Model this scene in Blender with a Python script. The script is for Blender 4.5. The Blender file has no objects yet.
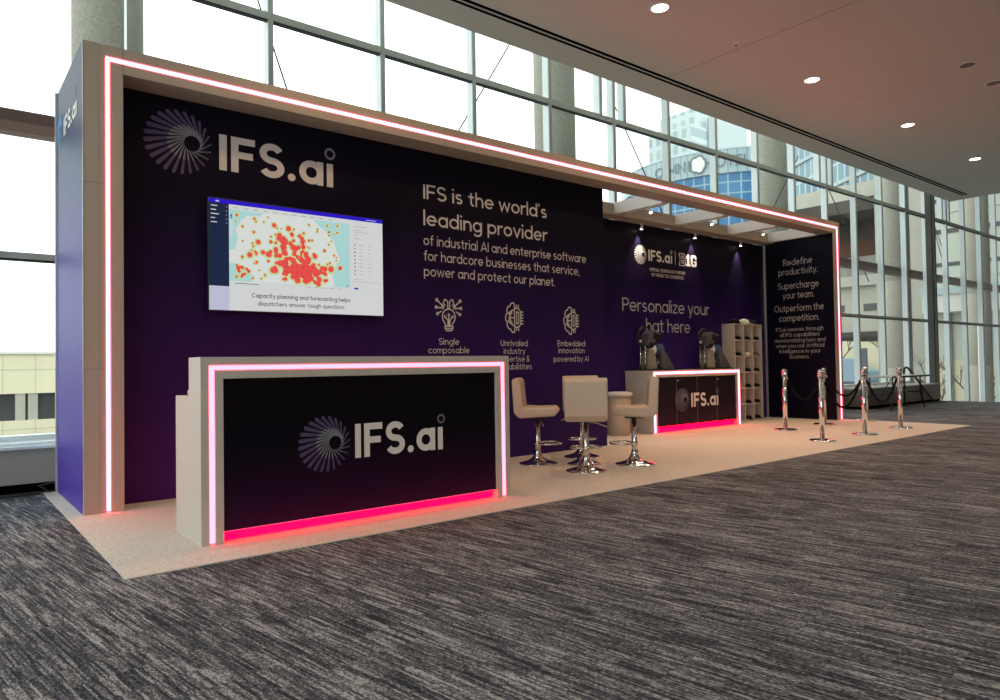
import bpy, bmesh, math, random
from mathutils import Vector, Matrix
SC = bpy.context.scene
COL = SC.collection
PI = math.pi
random.seed(7)

# ------------------------------------------------------------------ materials
def lin(c):
    return tuple(((v/255)/12.92 if v/255 <= .04045 else ((v/255+.055)/1.055)**2.4) for v in c)
MATS = {}
def new_mat(name):
    m = bpy.data.materials.new(name); m.use_nodes = True
    MATS[name] = m
    return m, m.node_tree, m.node_tree.nodes['Principled BSDF']
def N(nt, t, **k):
    n = nt.nodes.new(t)
    for a, v in k.items():
        if a.startswith('i_'): n.inputs[a[2:].replace('_', ' ')].default_value = v
        else: setattr(n, a, v)
    return n
def pbr(name, col, rough=.6, metal=0., noise=0., nscale=40., bump=0., spec=.5, coat=0.):
    m, nt, b = new_mat(name)
    c = (*col, 1)
    b.inputs['Base Color'].default_value = c
    b.inputs['Roughness'].default_value = rough
    b.inputs['Metallic'].default_value = metal
    b.inputs['Specular IOR Level'].default_value = spec
    b.inputs['Coat Weight'].default_value = coat
    if noise or bump:
        tc = N(nt, 'ShaderNodeTexCoord')
        nz = N(nt, 'ShaderNodeTexNoise'); nz.inputs['Scale'].default_value = nscale; nz.inputs['Detail'].default_value = 5
        nt.links.new(tc.outputs['Object'], nz.inputs['Vector'])
        if noise:
            r = N(nt, 'ShaderNodeMapRange'); r.inputs['From Min'].default_value = .3; r.inputs['From Max'].default_value = .7
            r.inputs['To Min'].default_value = 1-noise; r.inputs['To Max'].default_value = 1+noise
            nt.links.new(nz.outputs['Fac'], r.inputs['Value'])
            mx = N(nt, 'ShaderNodeVectorMath', operation='SCALE'); mx.inputs[0].default_value = col
            nt.links.new(r.outputs['Result'], mx.inputs['Scale'])
            nt.links.new(mx.outputs['Vector'], b.inputs['Base Color'])
        if bump:
            bp = N(nt, 'ShaderNodeBump'); bp.inputs['Strength'].default_value = bump; bp.inputs['Distance'].default_value = .01
            nt.links.new(nz.outputs['Fac'], bp.inputs['Height']); nt.links.new(bp.outputs['Normal'], b.inputs['Normal'])
    return m
def emit(name, col, s):
    m, nt, b = new_mat(name)
    b.inputs['Base Color'].default_value = (*[min(1, c) for c in col], 1)
    b.inputs['Emission Color'].default_value = (*col, 1)
    b.inputs['Emission Strength'].default_value = s
    b.inputs['Base Color'].default_value = (.02, .02, .02, 1)
    b.inputs['Specular IOR Level'].default_value = 0.; b.inputs['Roughness'].default_value = 1.
    return m
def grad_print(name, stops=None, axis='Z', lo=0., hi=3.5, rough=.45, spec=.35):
    """printed graphic whose design runs from one ink to another; the side one adds sky reflection"""
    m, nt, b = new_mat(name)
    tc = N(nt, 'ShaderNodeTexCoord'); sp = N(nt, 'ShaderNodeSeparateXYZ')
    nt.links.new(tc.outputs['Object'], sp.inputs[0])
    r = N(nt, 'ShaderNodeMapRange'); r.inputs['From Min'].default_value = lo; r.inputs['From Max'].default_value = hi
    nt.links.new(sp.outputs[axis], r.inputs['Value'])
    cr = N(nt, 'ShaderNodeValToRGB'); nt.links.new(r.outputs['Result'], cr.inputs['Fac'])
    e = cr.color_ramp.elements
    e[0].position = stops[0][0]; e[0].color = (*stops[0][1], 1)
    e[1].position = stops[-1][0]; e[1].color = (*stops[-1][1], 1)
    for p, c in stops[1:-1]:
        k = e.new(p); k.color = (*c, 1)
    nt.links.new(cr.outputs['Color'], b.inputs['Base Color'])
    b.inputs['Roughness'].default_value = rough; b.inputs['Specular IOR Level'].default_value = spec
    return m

laminate = pbr('white_laminate', (.41, .35, .285), .5, noise=.02, nscale=3)
counter_white = pbr('counter_laminate', (.55, .50, .43), .5, noise=.02, nscale=4)
seam_m = pbr('seam_dark', (.2, .18, .16), .7)  # dark colour of the panel and ceiling joints
alu = pbr('aluminium_edge', (.72, .73, .74), .35, .6)
strip_m = emit('led_strip', (1., .075, .13), 24.0)
strip2_m = emit('led_strip_soft', (1., .13, .20), 7.0)
toe_m = emit('toe_light', (1., .0, .0075), 24.0)
print_main = grad_print('print_main', spec=.12, stops=[(0, (.040, .012, .125)), (.4, (.024, .008, .075)), (.75, (.006, .004, .014)), (1, (.004, .003, .008))])
print_hat = grad_print('print_hat', spec=.14, stops=[(0, (.050, .016, .19)), (.5, (.028, .009, .10)), (.8, (.008, .004, .02)), (1, (.004, .003, .009))])
print_right = grad_print('print_right', spec=.14, stops=[(0, (.004, .003, .014)), (1, (.003, .003, .009))])
print_side_sky = grad_print('print_side_sky', [(0, (.085, .048, .36)), (.5, (.085, .065, .30)), (.8, (.055, .07, .15)), (1, (.045, .06, .10))], rough=.45, spec=.12)  # purple print; slate top puts the sky's glancing reflection into the colour
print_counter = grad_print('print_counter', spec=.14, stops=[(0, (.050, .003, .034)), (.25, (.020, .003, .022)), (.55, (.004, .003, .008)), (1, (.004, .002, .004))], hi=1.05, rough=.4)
print_cab = grad_print('print_cabinet', spec=.14, stops=[(0, (.030, .006, .024)), (.5, (.016, .006, .014)), (1, (.012, .006, .010))], hi=.9, rough=.4)
ink_white = pbr('ink_white', (.62, .58, .55), .6)
ink_pure = pbr('ink_bright', (.8, .76, .72), .6)
ink_violet = pbr('ink_violet', (.085, .055, .14), .6)
ink_grey = pbr('ink_lilac_grey', (.20, .20, .24), .6)
ink_blue = pbr('ink_blue', (.10, .28, .55), .6)
black_pl = pbr('black_plastic', (.012, .012, .013), .45)
black_metal = pbr('black_metal', (.015, .015, .017), .35, .3)
chrome = pbr('chrome', (.80, .78, .76), .07, 1.)
leather = pbr('cream_leatherette', (.60, .46, .345), .42, noise=.03, nscale=12, bump=.05)
rope_m = pbr('black_velvet', (.006, .006, .007), .9, spec=.1)
grey_frame = pbr('mullion_aluminium', (.38, .40, .36), .45, .1)
mull_side = pbr('mullion_sky_bright', (.80, .88, .90), .35, .1)  # sky brightness and blue put into the mullion sides' colour; sills share it
brown_beam = pbr('brown_steel', (.16, .095, .085), .5)
bronze_post = pbr('bronze_post', (.085, .082, .072), .5, .2)
knee_m = pbr('knee_wall_paint', (.36, .35, .31), .6)
knee_brown = pbr('knee_wall_brown', (.15, .105, .085), .35)
ceil_m = pbr('ceiling_paint', (.60, .575, .51), .55, noise=.02, nscale=.6)
slot_dark = pbr('slot_dark', (.002, .002, .002), .9, spec=0.)
slot_mid = pbr('slot_louvre', (.42, .40, .37), .5)
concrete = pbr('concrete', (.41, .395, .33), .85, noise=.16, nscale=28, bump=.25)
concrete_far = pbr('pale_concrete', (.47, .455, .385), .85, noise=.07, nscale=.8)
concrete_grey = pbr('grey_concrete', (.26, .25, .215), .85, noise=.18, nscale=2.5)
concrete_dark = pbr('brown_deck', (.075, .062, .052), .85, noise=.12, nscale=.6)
brick_red = pbr('red_brown_band', (.13, .052, .036), .85, noise=.1, nscale=.8)
far_cream = pbr('cream_render', (.80, .74, .52), .8, noise=.04, nscale=.5)
far_green = pbr('pale_green_panel', (.62, .65, .55), .7, noise=.03, nscale=.5)
dark_glass = pbr('dark_window_glass', (.05, .055, .055), .2)
white_paint = pbr('white_paint', (.78, .76, .72), .5)
tower_m = pbr('pale_tower', (.42, .50, .50), .6)
tower_dk = pbr('tower_recess', (.30, .40, .42), .6)
hotel_band = pbr('hotel_pale_band', (.46, .58, .60), .5)
hotel_line = pbr('hotel_mullion', (.22, .33, .36), .5)
sign_dark = pbr('sign_grey', (.13, .17, .18), .5)
outside_ground = pbr('street_asphalt', (.16, .16, .155), .9)
bark = pbr('bark', (.16, .12, .085), .9)
blue_car = pbr('blue_paint', (.32, .45, .55), .4)
gray_box = pbr('grey_blue_sheet', (.10, .115, .14), .5)
tan_metal = pbr('tan_enamel', (.30, .25, .20), .4, noise=.03)
grey_metal = pbr('grey_enamel', (.11, .105, .10), .4, .2)
cap_black = pbr('cap_black', (.009, .009, .011), .8, spec=.2)
cap_white = pbr('cap_white', (.78, .74, .66), .8)
cap_blue = pbr('cap_blue', (.05, .08, .20), .8)
cap_grey = pbr('cap_grey_blue', (.09, .11, .14), .8)
shelf_m = pbr('shelf_laminate', (.60, .51, .43), .55)
cable_m = pbr('cable_grey', (.03, .03, .032), .5)
lamp_disc = emit('lamp_disc', (1., .93, .80), 9.)
spot_glow = emit('spot_lens', (1., .93, .82), 14.)

def glass_mat():
    m = bpy.data.materials.new('pane_glass'); m.use_nodes = True; nt = m.node_tree
    nt.nodes.remove(nt.nodes['Principled BSDF'])
    out = nt.nodes['Material Output']
    t = N(nt, 'ShaderNodeBsdfTransparent'); t.inputs[0].default_value = (.955, .985, .975, 1)
    g = N(nt, 'ShaderNodeBsdfGlossy'); g.inputs['Roughness'].default_value = .02
    f = N(nt, 'ShaderNodeFresnel')
    ge = N(nt, 'ShaderNodeNewGeometry'); io = N(nt, 'ShaderNodeMapRange')      # the same pane from either side
    io.inputs['To Min'].default_value = 1.25; io.inputs['To Max'].default_value = 1/1.25
    nt.links.new(ge.outputs['Backfacing'], io.inputs['Value']); nt.links.new(io.outputs['Result'], f.inputs['IOR'])
    mx = N(nt, 'ShaderNodeMixShader')
    nt.links.new(f.outputs[0], mx.inputs[0]); nt.links.new(t.outputs[0], mx.inputs[1]); nt.links.new(g.outputs[0], mx.inputs[2])
    nt.links.new(mx.outputs[0], out.inputs['Surface'])
    return m
glass = glass_mat()

def carpet_mat():
    m, nt, b = new_mat('dark_streaked_carpet'); L = nt.links.new
    tc = N(nt, 'ShaderNodeTexCoord')
    mp = N(nt, 'ShaderNodeMapping'); mp.inputs['Rotation'].default_value = (0, 0, math.radians(-7.45))
    L(tc.outputs['Object'], mp.inputs['Vector'])
    def streak(sx, sy, det, loc=0):
        k = N(nt, 'ShaderNodeMapping'); k.inputs['Scale'].default_value = (sx, sy, 1); k.inputs['Location'].default_value = (loc, loc*.7, 0)
        L(mp.outputs[0], k.inputs['Vector'])
        n = N(nt, 'ShaderNodeTexNoise'); n.inputs['Scale'].default_value = 1; n.inputs['Detail'].default_value = det; n.inputs['Roughness'].default_value = .6
        L(k.outputs[0], n.inputs['Vector']); return n.outputs['Fac']
    def loops(sx, sy, off):
        k = N(nt, 'ShaderNodeMapping'); k.inputs['Scale'].default_value = (sx, sy, 0); k.inputs['Location'].default_value = (off, off*1.3, 0)
        L(mp.outputs[0], k.inputs['Vector'])
        fl_ = N(nt, 'ShaderNodeVectorMath', operation='FLOOR'); L(k.outputs[0], fl_.inputs[0])
        wn = N(nt, 'ShaderNodeTexWhiteNoise', noise_dimensions='3D'); L(fl_.outputs[0], wn.inputs['Vector']); return wn.outputs['Value']
    fine = loops(120, 5.5, .3)
    grain = loops(190, 90, .7)
    mid = streak(46, 3.6, 2, 4)
    big = streak(9, 1.8, 4, 9)
    br = N(nt, 'ShaderNodeTexBrick'); br.offset = .5
    kb = N(nt, 'ShaderNodeMapping'); kb.inputs['Rotation'].default_value = (0, 0, PI/2)
    L(mp.outputs[0], kb.inputs['Vector']); L(kb.outputs[0], br.inputs['Vector'])
    br.inputs['Scale'].default_value = 1; br.inputs['Brick Width'].default_value = 1.0; br.inputs['Row Height'].default_value = .25
    br.inputs['Mortar Size'].default_value = 0.0
    br.inputs['Color1'].default_value = (0, 0, 0, 1); br.inputs['Color2'].default_value = (1, 1, 1, 1)
    def mad(a, mul, add):
        q = N(nt, 'ShaderNodeMath', operation='MULTIPLY_ADD'); L(a, q.inputs[0]); q.inputs[1].default_value = mul
        if isinstance(add, float): q.inputs[2].default_value = add
        else: L(add, q.inputs[2])
        return q.outputs[0]
    v = mad(fine, .50, 0.)
    v = mad(mid, 1.15, v)
    v = mad(big, .80, v)
    v = mad(grain, .50, v)
    v = mad(br.outputs['Color'], .15, v)
    r = N(nt, 'ShaderNodeMapRange'); r.inputs['From Min'].default_value = 1.18; r.inputs['From Max'].default_value = 1.98
    L(v, r.inputs['Value'])
    cr = N(nt, 'ShaderNodeValToRGB'); L(r.outputs['Result'], cr.inputs['Fac'])
    e = cr.color_ramp.elements
    e[0].position = 0.; e[0].color = (.026, .029, .039, 1)
    e[1].position = 1.; e[1].color = (.41, .405, .405, 1)
    k = e.new(.42); k.color = (.088, .091, .103, 1)
    k = e.new(.72); k.color = (.20, .199, .203, 1)
    L(cr.outputs['Color'], b.inputs['Base Color'])
    b.inputs['Roughness'].default_value = .95; b.inputs['Specular IOR Level'].default_value = .1
    bp = N(nt, 'ShaderNodeBump'); bp.inputs['Strength'].default_value = .35; bp.inputs['Distance'].default_value = .006
    L(v, bp.inputs['Height']); L(bp.outputs[0], b.inputs['Normal'])
    return m
carpet = carpet_mat()
rug_m = pbr('beige_loop_rug', (.68, .61, .54), .95, noise=.16, nscale=75, bump=.5, spec=.1)

def grid_mat(name, base, line, lineh, sx, sz, tint2=None, rough=.3, axis='Y'):
    """facade of panes: a brick pattern on facade coordinates"""
    m, nt, b = new_mat(name); L = nt.links.new
    tc = N(nt, 'ShaderNodeTexCoord'); sp = N(nt, 'ShaderNodeSeparateXYZ'); L(tc.outputs['Object'], sp.inputs[0])
    cb = N(nt, 'ShaderNodeCombineXYZ'); L(sp.outputs[axis], cb.inputs[0]); L(sp.outputs['Z'], cb.inputs[1])
    br = N(nt, 'ShaderNodeTexBrick'); br.offset = 0; L(cb.outputs[0], br.inputs['Vector'])
    br.inputs['Scale'].default_value = 1; br.inputs['Brick Width'].default_value = sx; br.inputs['Row Height'].default_value = sz
    br.inputs['Mortar Size'].default_value = lineh; br.inputs['Mortar Smooth'].default_value = .1
    br.inputs['Color1'].default_value = (*base, 1); br.inputs['Color2'].default_value = (*(tint2 or base), 1)
    br.inputs['Mortar'].default_value = (*line, 1)
    L(br.outputs['Color'], b.inputs['Base Color']); b.inputs['Roughness'].default_value = rough
    return m
blue_glass = grid_mat('blue_curtain_wall', (.035, .15, .32), (.28, .42, .48), .08, 1.25, 1.35, (.06, .21, .38))
blue_glass2 = grid_mat('blue_ribbed_glass', (.09, .19, .26), (.42, .54, .58), .10, 1.0, 3.4, (.16, .28, .34))
tower_grid = grid_mat('tower_windows', (.27, .36, .37), (.46, .54, .54), .6, 2.4, 3.2, (.36, .44, .44), axis='Y')
band_grid = grid_mat('hotel_band_panels', (.33, .43, .45), (.14, .23, .25), .05, .9, 4.0, (.37, .46, .48))

# ------------------------------------------------------------------ mesh builder
class MB:
    lay = 0
    def shift(s, b, put):
        nx = getattr(put, 'n', None)
        if nx is None: return
        k = s.lay % 12; s.lay += 1
        for i in range(b, len(s.v)): s.v[i] = tuple(p+q*k*1.2e-4 for p, q in zip(s.v[i], nx))
    def __init__(s): s.v = []; s.f = []; s.mi = []; s.m = 0; s.sm = []; s.smooth = False
    def face(s, idx): s.f.append(idx); s.mi.append(s.m); s.sm.append(s.smooth)
    def poly(s, pts):
        b = len(s.v); s.v += [tuple(p) for p in pts]; s.face(tuple(range(b, b+len(pts)))); return s
    def box(s, x0, x1, y0, y1, z0, z1, M=None):
        b = len(s.v)
        P = [(x0, y0, z0), (x1, y0, z0), (x1, y1, z0), (x0, y1, z0), (x0, y0, z1), (x1, y0, z1), (x1, y1, z1), (x0, y1, z1)]
        if M is not None: P = [tuple(M @ Vector(p)) for p in P]
        s.v += P
        for q in ((0, 3, 2, 1), (4, 5, 6, 7), (0, 1, 5, 4), (1, 2, 6, 5), (2, 3, 7, 6), (3, 0, 4, 7)): s.face(tuple(b+i for i in q))
        return s
    def lathe(s, prof, n=32, c=(0, 0, 0), M=None, caps=True):
        b = len(s.v); old = s.smooth; s.smooth = True
        for r, z in prof:
            for k in range(n):
                a = 2*PI*k/n; p = (c[0]+r*math.cos(a), c[1]+r*math.sin(a), c[2]+z)
                s.v.append(tuple(M @ Vector(p)) if M is not None else p)
        for j in range(len(prof)-1):
            for k in range(n):
                k2 = (k+1) % n
                s.face((b+j*n+k, b+j*n+k2, b+(j+1)*n+k2, b+(j+1)*n+k))
        s.smooth = False
        if caps:
            s.face(tuple(b+k for k in reversed(range(n))))
            s.face(tuple(b+(len(prof)-1)*n+k for k in range(n)))
        s.smooth = old; return s
    def tube(s, pts, r, n=10, closed=False):
        pts = [Vector(p) for p in pts]; b = len(s.v); m = len(pts); old = s.smooth; s.smooth = True
        up = None
        for i, p in enumerate(pts):
            if closed: t = pts[(i+1) % m]-pts[i-1]
            else: t = pts[min(i+1, m-1)]-pts[max(i-1, 0)]
            t.normalize()
            if up is None:
                up = Vector((0, 0, 1)) if abs(t.z) < .9 else Vector((1, 0, 0))
            u = (up-t*up.dot(t)).normalized(); w = t.cross(u); up = u
            rr = r[i] if isinstance(r, (list, tuple)) else r
            for k in range(n):
                a = 2*PI*k/n; s.v.append(tuple(p+rr*(math.cos(a)*u+math.sin(a)*w)))
        seg = m if closed else m-1
        for j in range(seg):
            j2 = (j+1) % m
            for k in range(n):
                k2 = (k+1) % n; s.face((b+j*n+k, b+j*n+k2, b+j2*n+k2, b+j2*n+k))
        s.smooth = False
        if not closed:
            s.face(tuple(b+k for k in reversed(range(n)))); s.face(tuple(b+(m-1)*n+k for k in range(n)))
        s.smooth = old; return s
    def prism(s, poly, d0, d1, mp):
        """poly of (a,b) extruded between depths d0,d1; mp(a,b,d)->xyz"""
        b = len(s.v); n = len(poly)
        s.v += [tuple(mp(a, c, d0)) for a, c in poly]+[tuple(mp(a, c, d1)) for a, c in poly]
        s.face(tuple(b+i for i in range(n))); s.face(tuple(b+n+i for i in reversed(range(n))))
        for i in range(n):
            j = (i+1) % n; s.face((b+i, b+n+i, b+n+j, b+j))
        return s
    def build(s, name, mats, parent=None, bevel=0, seg=2, fix=True):
        me = bpy.data.meshes.new(name); me.from_pydata(s.v, [], s.f)
        if not isinstance(mats, (list, tuple)): mats = [mats]
        for m in mats: me.materials.append(m)
        for p, i, q in zip(me.polygons, s.mi, s.sm): p.material_index = i; p.use_smooth = q
        if fix:
            bm = bmesh.new(); bm.from_mesh(me); bmesh.ops.recalc_face_normals(bm, faces=bm.faces); bm.to_mesh(me); bm.free()
        o = bpy.data.objects.new(name, me); COL.objects.link(o)
        if parent is not None: o.parent = parent
        if bevel:
            bv = o.modifiers.new('bevel', 'BEVEL'); bv.width = bevel; bv.segments = seg; bv.limit_method = 'ANGLE'; bv.angle_limit = math.radians(40)
        return o
def empty(name, loc=(0, 0, 0), rz=0.):
    o = bpy.data.objects.new(name, None); COL.objects.link(o); o.location = loc; o.rotation_euler = (0, 0, rz); o.empty_display_size = .1
    return o
def tag(o, label, cat, group=None):
    o['label'] = label; o['category'] = cat
    if group: o['group'] = group
    return o
def struct(o): o['kind'] = 'structure'; return o
def copy_tree(o, parent=None):
    c = o.copy(); COL.objects.link(c)
    if parent is not None: c.parent = parent
    for ch in list(o.children): copy_tree(ch, c)
    return c
def arc(cx, cy, rx, ry, a0, a1, n=14):
    return [(cx+rx*math.cos(math.radians(a0+(a1-a0)*i/n)), cy+ry*math.sin(math.radians(a0+(a1-a0)*i/n))) for i in range(n+1)]

# ------------------------------------------------------------------ lettering: a geometric stroke alphabet
def glyph(ch, w):
    """strokes (polylines, closed flag), dots and advance; cap height .7, x height .5"""
    h = w/2; x = .5; C = .7; A = .74; D = .5; cx = D/2; cy = x/2; rx = D/2-h; ry = x/2-h
    S = []; dots = []; fills = []
    def L(*p): S.append((list(p), False))
    ring = (arc(cx, cy, rx, ry, 0, 360, 28)[:-1], True)
    W = .44
    def arch(x0, x1, y0, top=x):
        m = (x0+x1)/2; r = (x1-x0)/2
        return [(x0, y0)]+arc(m, top-h-.19, r, .19, 180, 0, 12)+[(x1, 0)]
    if ch == ' ': return S, dots, .24
    if ch == 'a': S.append(ring); L((D-h, 0), (D-h, x)); return S, dots, D
    if ch == 'b': S.append(ring); L((h, 0), (h, A)); return S, dots, D
    if ch == 'c': L(*arc(cx, cy, rx, ry, 45, 315, 20)); return S, dots, .45
    if ch == 'd': S.append(ring); L((D-h, 0), (D-h, A)); return S, dots, D
    if ch == 'e': L(*([(h, cy), (D-h, cy)]+arc(cx, cy, rx, ry, 0, 318, 24)[1:])); return S, dots, D
    if ch == 'f':
        m = .10+h; L(*([(m, 0)]+arc(m+.13, A-h-.13, .13, .13, 180, 80, 8))); L((0, x-h), (.30, x-h)); return S, dots, .29
    if ch == 'g':
        S.append(ring); L(*([(D-h, x), (D-h, -.02)]+arc(cx, -.02, rx, .19-h*.4, 0, -150, 12)[1:])); return S, dots, D
    if ch == 'h': L((h, 0), (h, A)); L(*arch(h, W-h, .2)); return S, dots, W
    if ch == 'i': L((h, 0), (h, x)); dots.append((h, .67, h*1.22)); return S, dots, w
    if ch == 'ı': L((h, 0), (h, x)); return S, dots, w
    if ch == 'k': L((h, 0), (h, A)); L((h, .17), (.36, x)); L((.17, .29), (.39, 0)); return S, dots, .4
    if ch == 'l': L((h, 0), (h, A)); return S, dots, w
    if ch == 'm': L((h, 0), (h, x)); L(*arch(h, .35, .2)); L(*arch(.35, .70-h, .2)); return S, dots, .70
    if ch == 'n': L((h, 0), (h, x)); L(*arch(h, W-h, .2)); return S, dots, W
    if ch == 'o': S.append(ring); return S, dots, D
    if ch == 'p': S.append(ring); L((h, -.2), (h, x)); return S, dots, D
    if ch == 'q': S.append(ring); L((D-h, -.2), (D-h, x)); return S, dots, D
    if ch == 'r': L((h, 0), (h, x)); L(*arc(h+.19, x-h-.2, .19, .2, 180, 70, 8)); return S, dots, .28
    if ch == 's':
        r = (x-w)/4; q = .135
        L(*(arc(.19, x-h-r, q, r, 40, 270, 12)+arc(.19, h+r, q, r, 90, -140, 12)[1:])); return S, dots, .38
    if ch == 't': L(*([(.10+h, .66), (.10+h, .13+h)]+arc(.10+h+.12, .12+h-.0, .12, .12, 180, 285, 8))); L((0, x-h), (.30, x-h)); return S, dots, .31
    if ch == 'u':
        m = W/2; L(*([(h, x)]+arc(m, h+.19, m-h, .19, 180, 360, 12)+[(W-h, x)])); L((W-h, 0), (W-h, x)); return S, dots, W
    if ch == 'v': L((h*.6, x), (.22, h*.6), (.44-h*.6, x)); return S, dots, .44
    if ch == 'w': L((h*.6, x), (.17, h*.6), (.33, x*.9), (.49, h*.6), (.66-h*.6, x)); return S, dots, .66
    if ch == 'x': L((h*.6, x), (.40, 0)); L((.40, x), (h*.6, 0)); return S, dots, .42
    if ch == 'y': L((h*.6, x), (.225, 0)); L((.44-h*.6, x), (.145, -.2)); return S, dots, .44
    if ch == 'z': L((.02, x-h), (.37, x-h), (.03, h), (.39, h)); return S, dots, .40
    if ch == 'A': L((h*.5, 0), (.31, C-h*.6), (.62-h*.5, 0)); L((.12, .2), (.50, .2)); return S, dots, .62
    if ch == 'B':
        L((h, 0), (h, C)); L(*([(h, C-h), (.28, C-h)]+arc(.28, C*.76-h*.5, .15, C*.24-h*.5, 90, -90, 10)+[(h, C*.52)]))
        L(*([(.28, C*.52)]+arc(.30, C*.26+h*.2, .17, C*.26-h*.8, 90, -90, 10)+[(h, h)])); return S, dots, .5
    if ch == 'C': L(*arc(.34, C/2, .34-h, C/2-h, 45, 315, 24)); return S, dots, .60
    if ch == 'E': L((.42, C-h), (h, C-h), (h, h), (.42, h)); L((h, C/2), (.38, C/2)); return S, dots, .44
    if ch == 'F': L((.44, C-h), (h, C-h), (h, 0)); L((h, C*.5), (.40, C*.5)); return S, dots, .45
    if ch == 'G': L(*(arc(.34, C/2, .34-h, C/2-h, 45, 360, 26)+[(.36, C/2)])); return S, dots, .68
    if ch == 'H': L((h, 0), (h, C)); L((.54-h, 0), (.54-h, C)); L((h, C/2), (.54-h, C/2)); return S, dots, .54
    if ch == 'I': L((h, 0), (h, C)); return S, dots, w
    if ch == 'L': L((h, C), (h, h), (.40, h)); return S, dots, .41
    if ch == 'M': L((h, 0), (h, C-h*.5), (.33, .18), (.66-h, C-h*.5), (.66-h, 0)); return S, dots, .66
    if ch == 'N': L((h, 0), (h, C-h*.4), (.54-h, h*.4), (.54-h, C)); return S, dots, .54
    if ch == 'O': S.append((arc(.36, C/2, .36-h, C/2-h, 0, 360, 32)[:-1], True)); return S, dots, .72
    if ch == 'P': L((h, 0), (h, C)); L(*([(h, C-h), (.27, C-h)]+arc(.27, C*.71, .19-h*.3, C*.29-h, 90, -90, 12)+[(h, C*.42+h)])); return S, dots, .46
    if ch == 'R':
        L((h, 0), (h, C)); L(*([(h, C-h), (.27, C-h)]+arc(.27, C*.71, .18-h*.3, C*.29-h, 90, -90, 12)+[(h, C*.42+h)])); L((.24, C*.42+h), (.44, 0)); return S, dots, .48
    if ch == 'S':
        r = (C-w)/4; q = .235-h; m = .235
        L(*(arc(m, C-h-r, q, r, 25, 270, 16)+arc(m, h+r, q*1.05, r, 90, -155, 16)[1:])); return S, dots, .47
    if ch == 'T': L((0, C-h), (.5, C-h)); L((.25, 0), (.25, C)); return S, dots, .5
    if ch == 'U': L(*([(h, C)]+arc(.25, .25, .25-h, .25-h, 180, 360, 14)+[(.5-h, C)])); return S, dots, .5
    if ch == 'Y': L((h*.5, C), (.27, .32)); L((.54-h*.5, C), (.27, .32), (.27, 0)); return S, dots, .54
    if ch == '.': dots.append((h*1.15, h*1.15, h*1.15)); return S, dots, w*1.15
    if ch == ',': L((h*1.2, h*2), (h*.5, -.09)); return S, dots, w
    if ch == '’': L((h*1.2, A), (h*.6, A-.16)); return S, dots, w
    if ch == '|': L((h, -.1), (h, .8)); return S, dots, w
    if ch == '&':
        L((.47, 0), (.12, .48), *arc(.23, .555, .12, .115, 200, -20, 10), (.10, .29), *arc(.21, .18, .17-h*.3, .16, 140, 300, 10), (.46, .30)); return S, dots, .48
    return S, dots, .3
def ribbon(mb, pts, closed, h, put):
    n = len(pts)
    if n < 2: return
    le = []; ri = []
    for i in range(n):
        p = Vector(pts[i])
        a = Vector(pts[i-1]) if (closed or i > 0) else None
        c = Vector(pts[(i+1) % n]) if (closed or i < n-1) else None
        d1 = (p-a).normalized() if a is not None and (p-a).length > 1e-9 else None
        d2 = (c-p).normalized() if c is not None and (c-p).length > 1e-9 else None
        if d1 is None: d1 = d2
        if d2 is None: d2 = d1
        n1 = Vector((-d1.y, d1.x)); n2 = Vector((-d2.y, d2.x)); m = n1+n2
        if m.length < 1e-6: m = n1
        m.normalize(); k = min(1/max(m.dot(n1), .35), 2.)
        le.append(p+m*h*k); ri.append(p-m*h*k)
    b = len(mb.v)
    for l, r in zip(le, ri): mb.v += [put(l.x, l.y), put(r.x, r.y)]
    for i in range(n if closed else n-1):
        j = (i+1) % n; mb.face((b+2*i, b+2*i+1, b+2*j+1, b+2*j))
    mb.shift(b, put)
def text_width(s, w, track):
    t = 0
    for ch in s: t += glyph(ch, w)[2]+(track if ch != ' ' else 0)
    return t-track
def write(mb, s, u, v, cap, put, width=None, w=.085, track=.075, align='l'):
    """letters at (u,v) on a surface; cap = cap height; width fits the line"""
    sc = cap/.7; tw = text_width(s, w, track)*sc
    sx = sc*(width/tw if width else 1); tw = width or tw
    if align == 'c': u -= tw/2
    if align == 'r': u -= tw
    x = 0
    for ch in s:
        S, dots, adv = glyph(ch, w)
        P = lambda a, b, x=x: put(u+(x+a)*sx, v+b*sc)
        P.n = getattr(put, 'n', None)
        for pts, cl in S: ribbon(mb, pts, cl, w/2, P)
        for cx, cy, r in dots:
            b = len(mb.v); k = 14
            mb.v += [P(cx+r*math.cos(2*PI*i/k), cy+r*math.sin(2*PI*i/k)) for i in range(k)]; mb.face(tuple(range(b, b+k))); mb.shift(b, P)
        x += adv+(track if ch != ' ' else 0)
def dots_poly(mb, cx, cy, r, put, k=16):
    b = len(mb.v); mb.v += [put(cx+r*math.cos(2*PI*i/k), cy+r*math.sin(2*PI*i/k)) for i in range(k)]; mb.face(tuple(range(b, b+k)))
def ring2(mb, cx, cy, r, h, put): ribbon(mb, arc(cx, cy, r, r, 0, 360, 24)[:-1], True, h, put)
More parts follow.
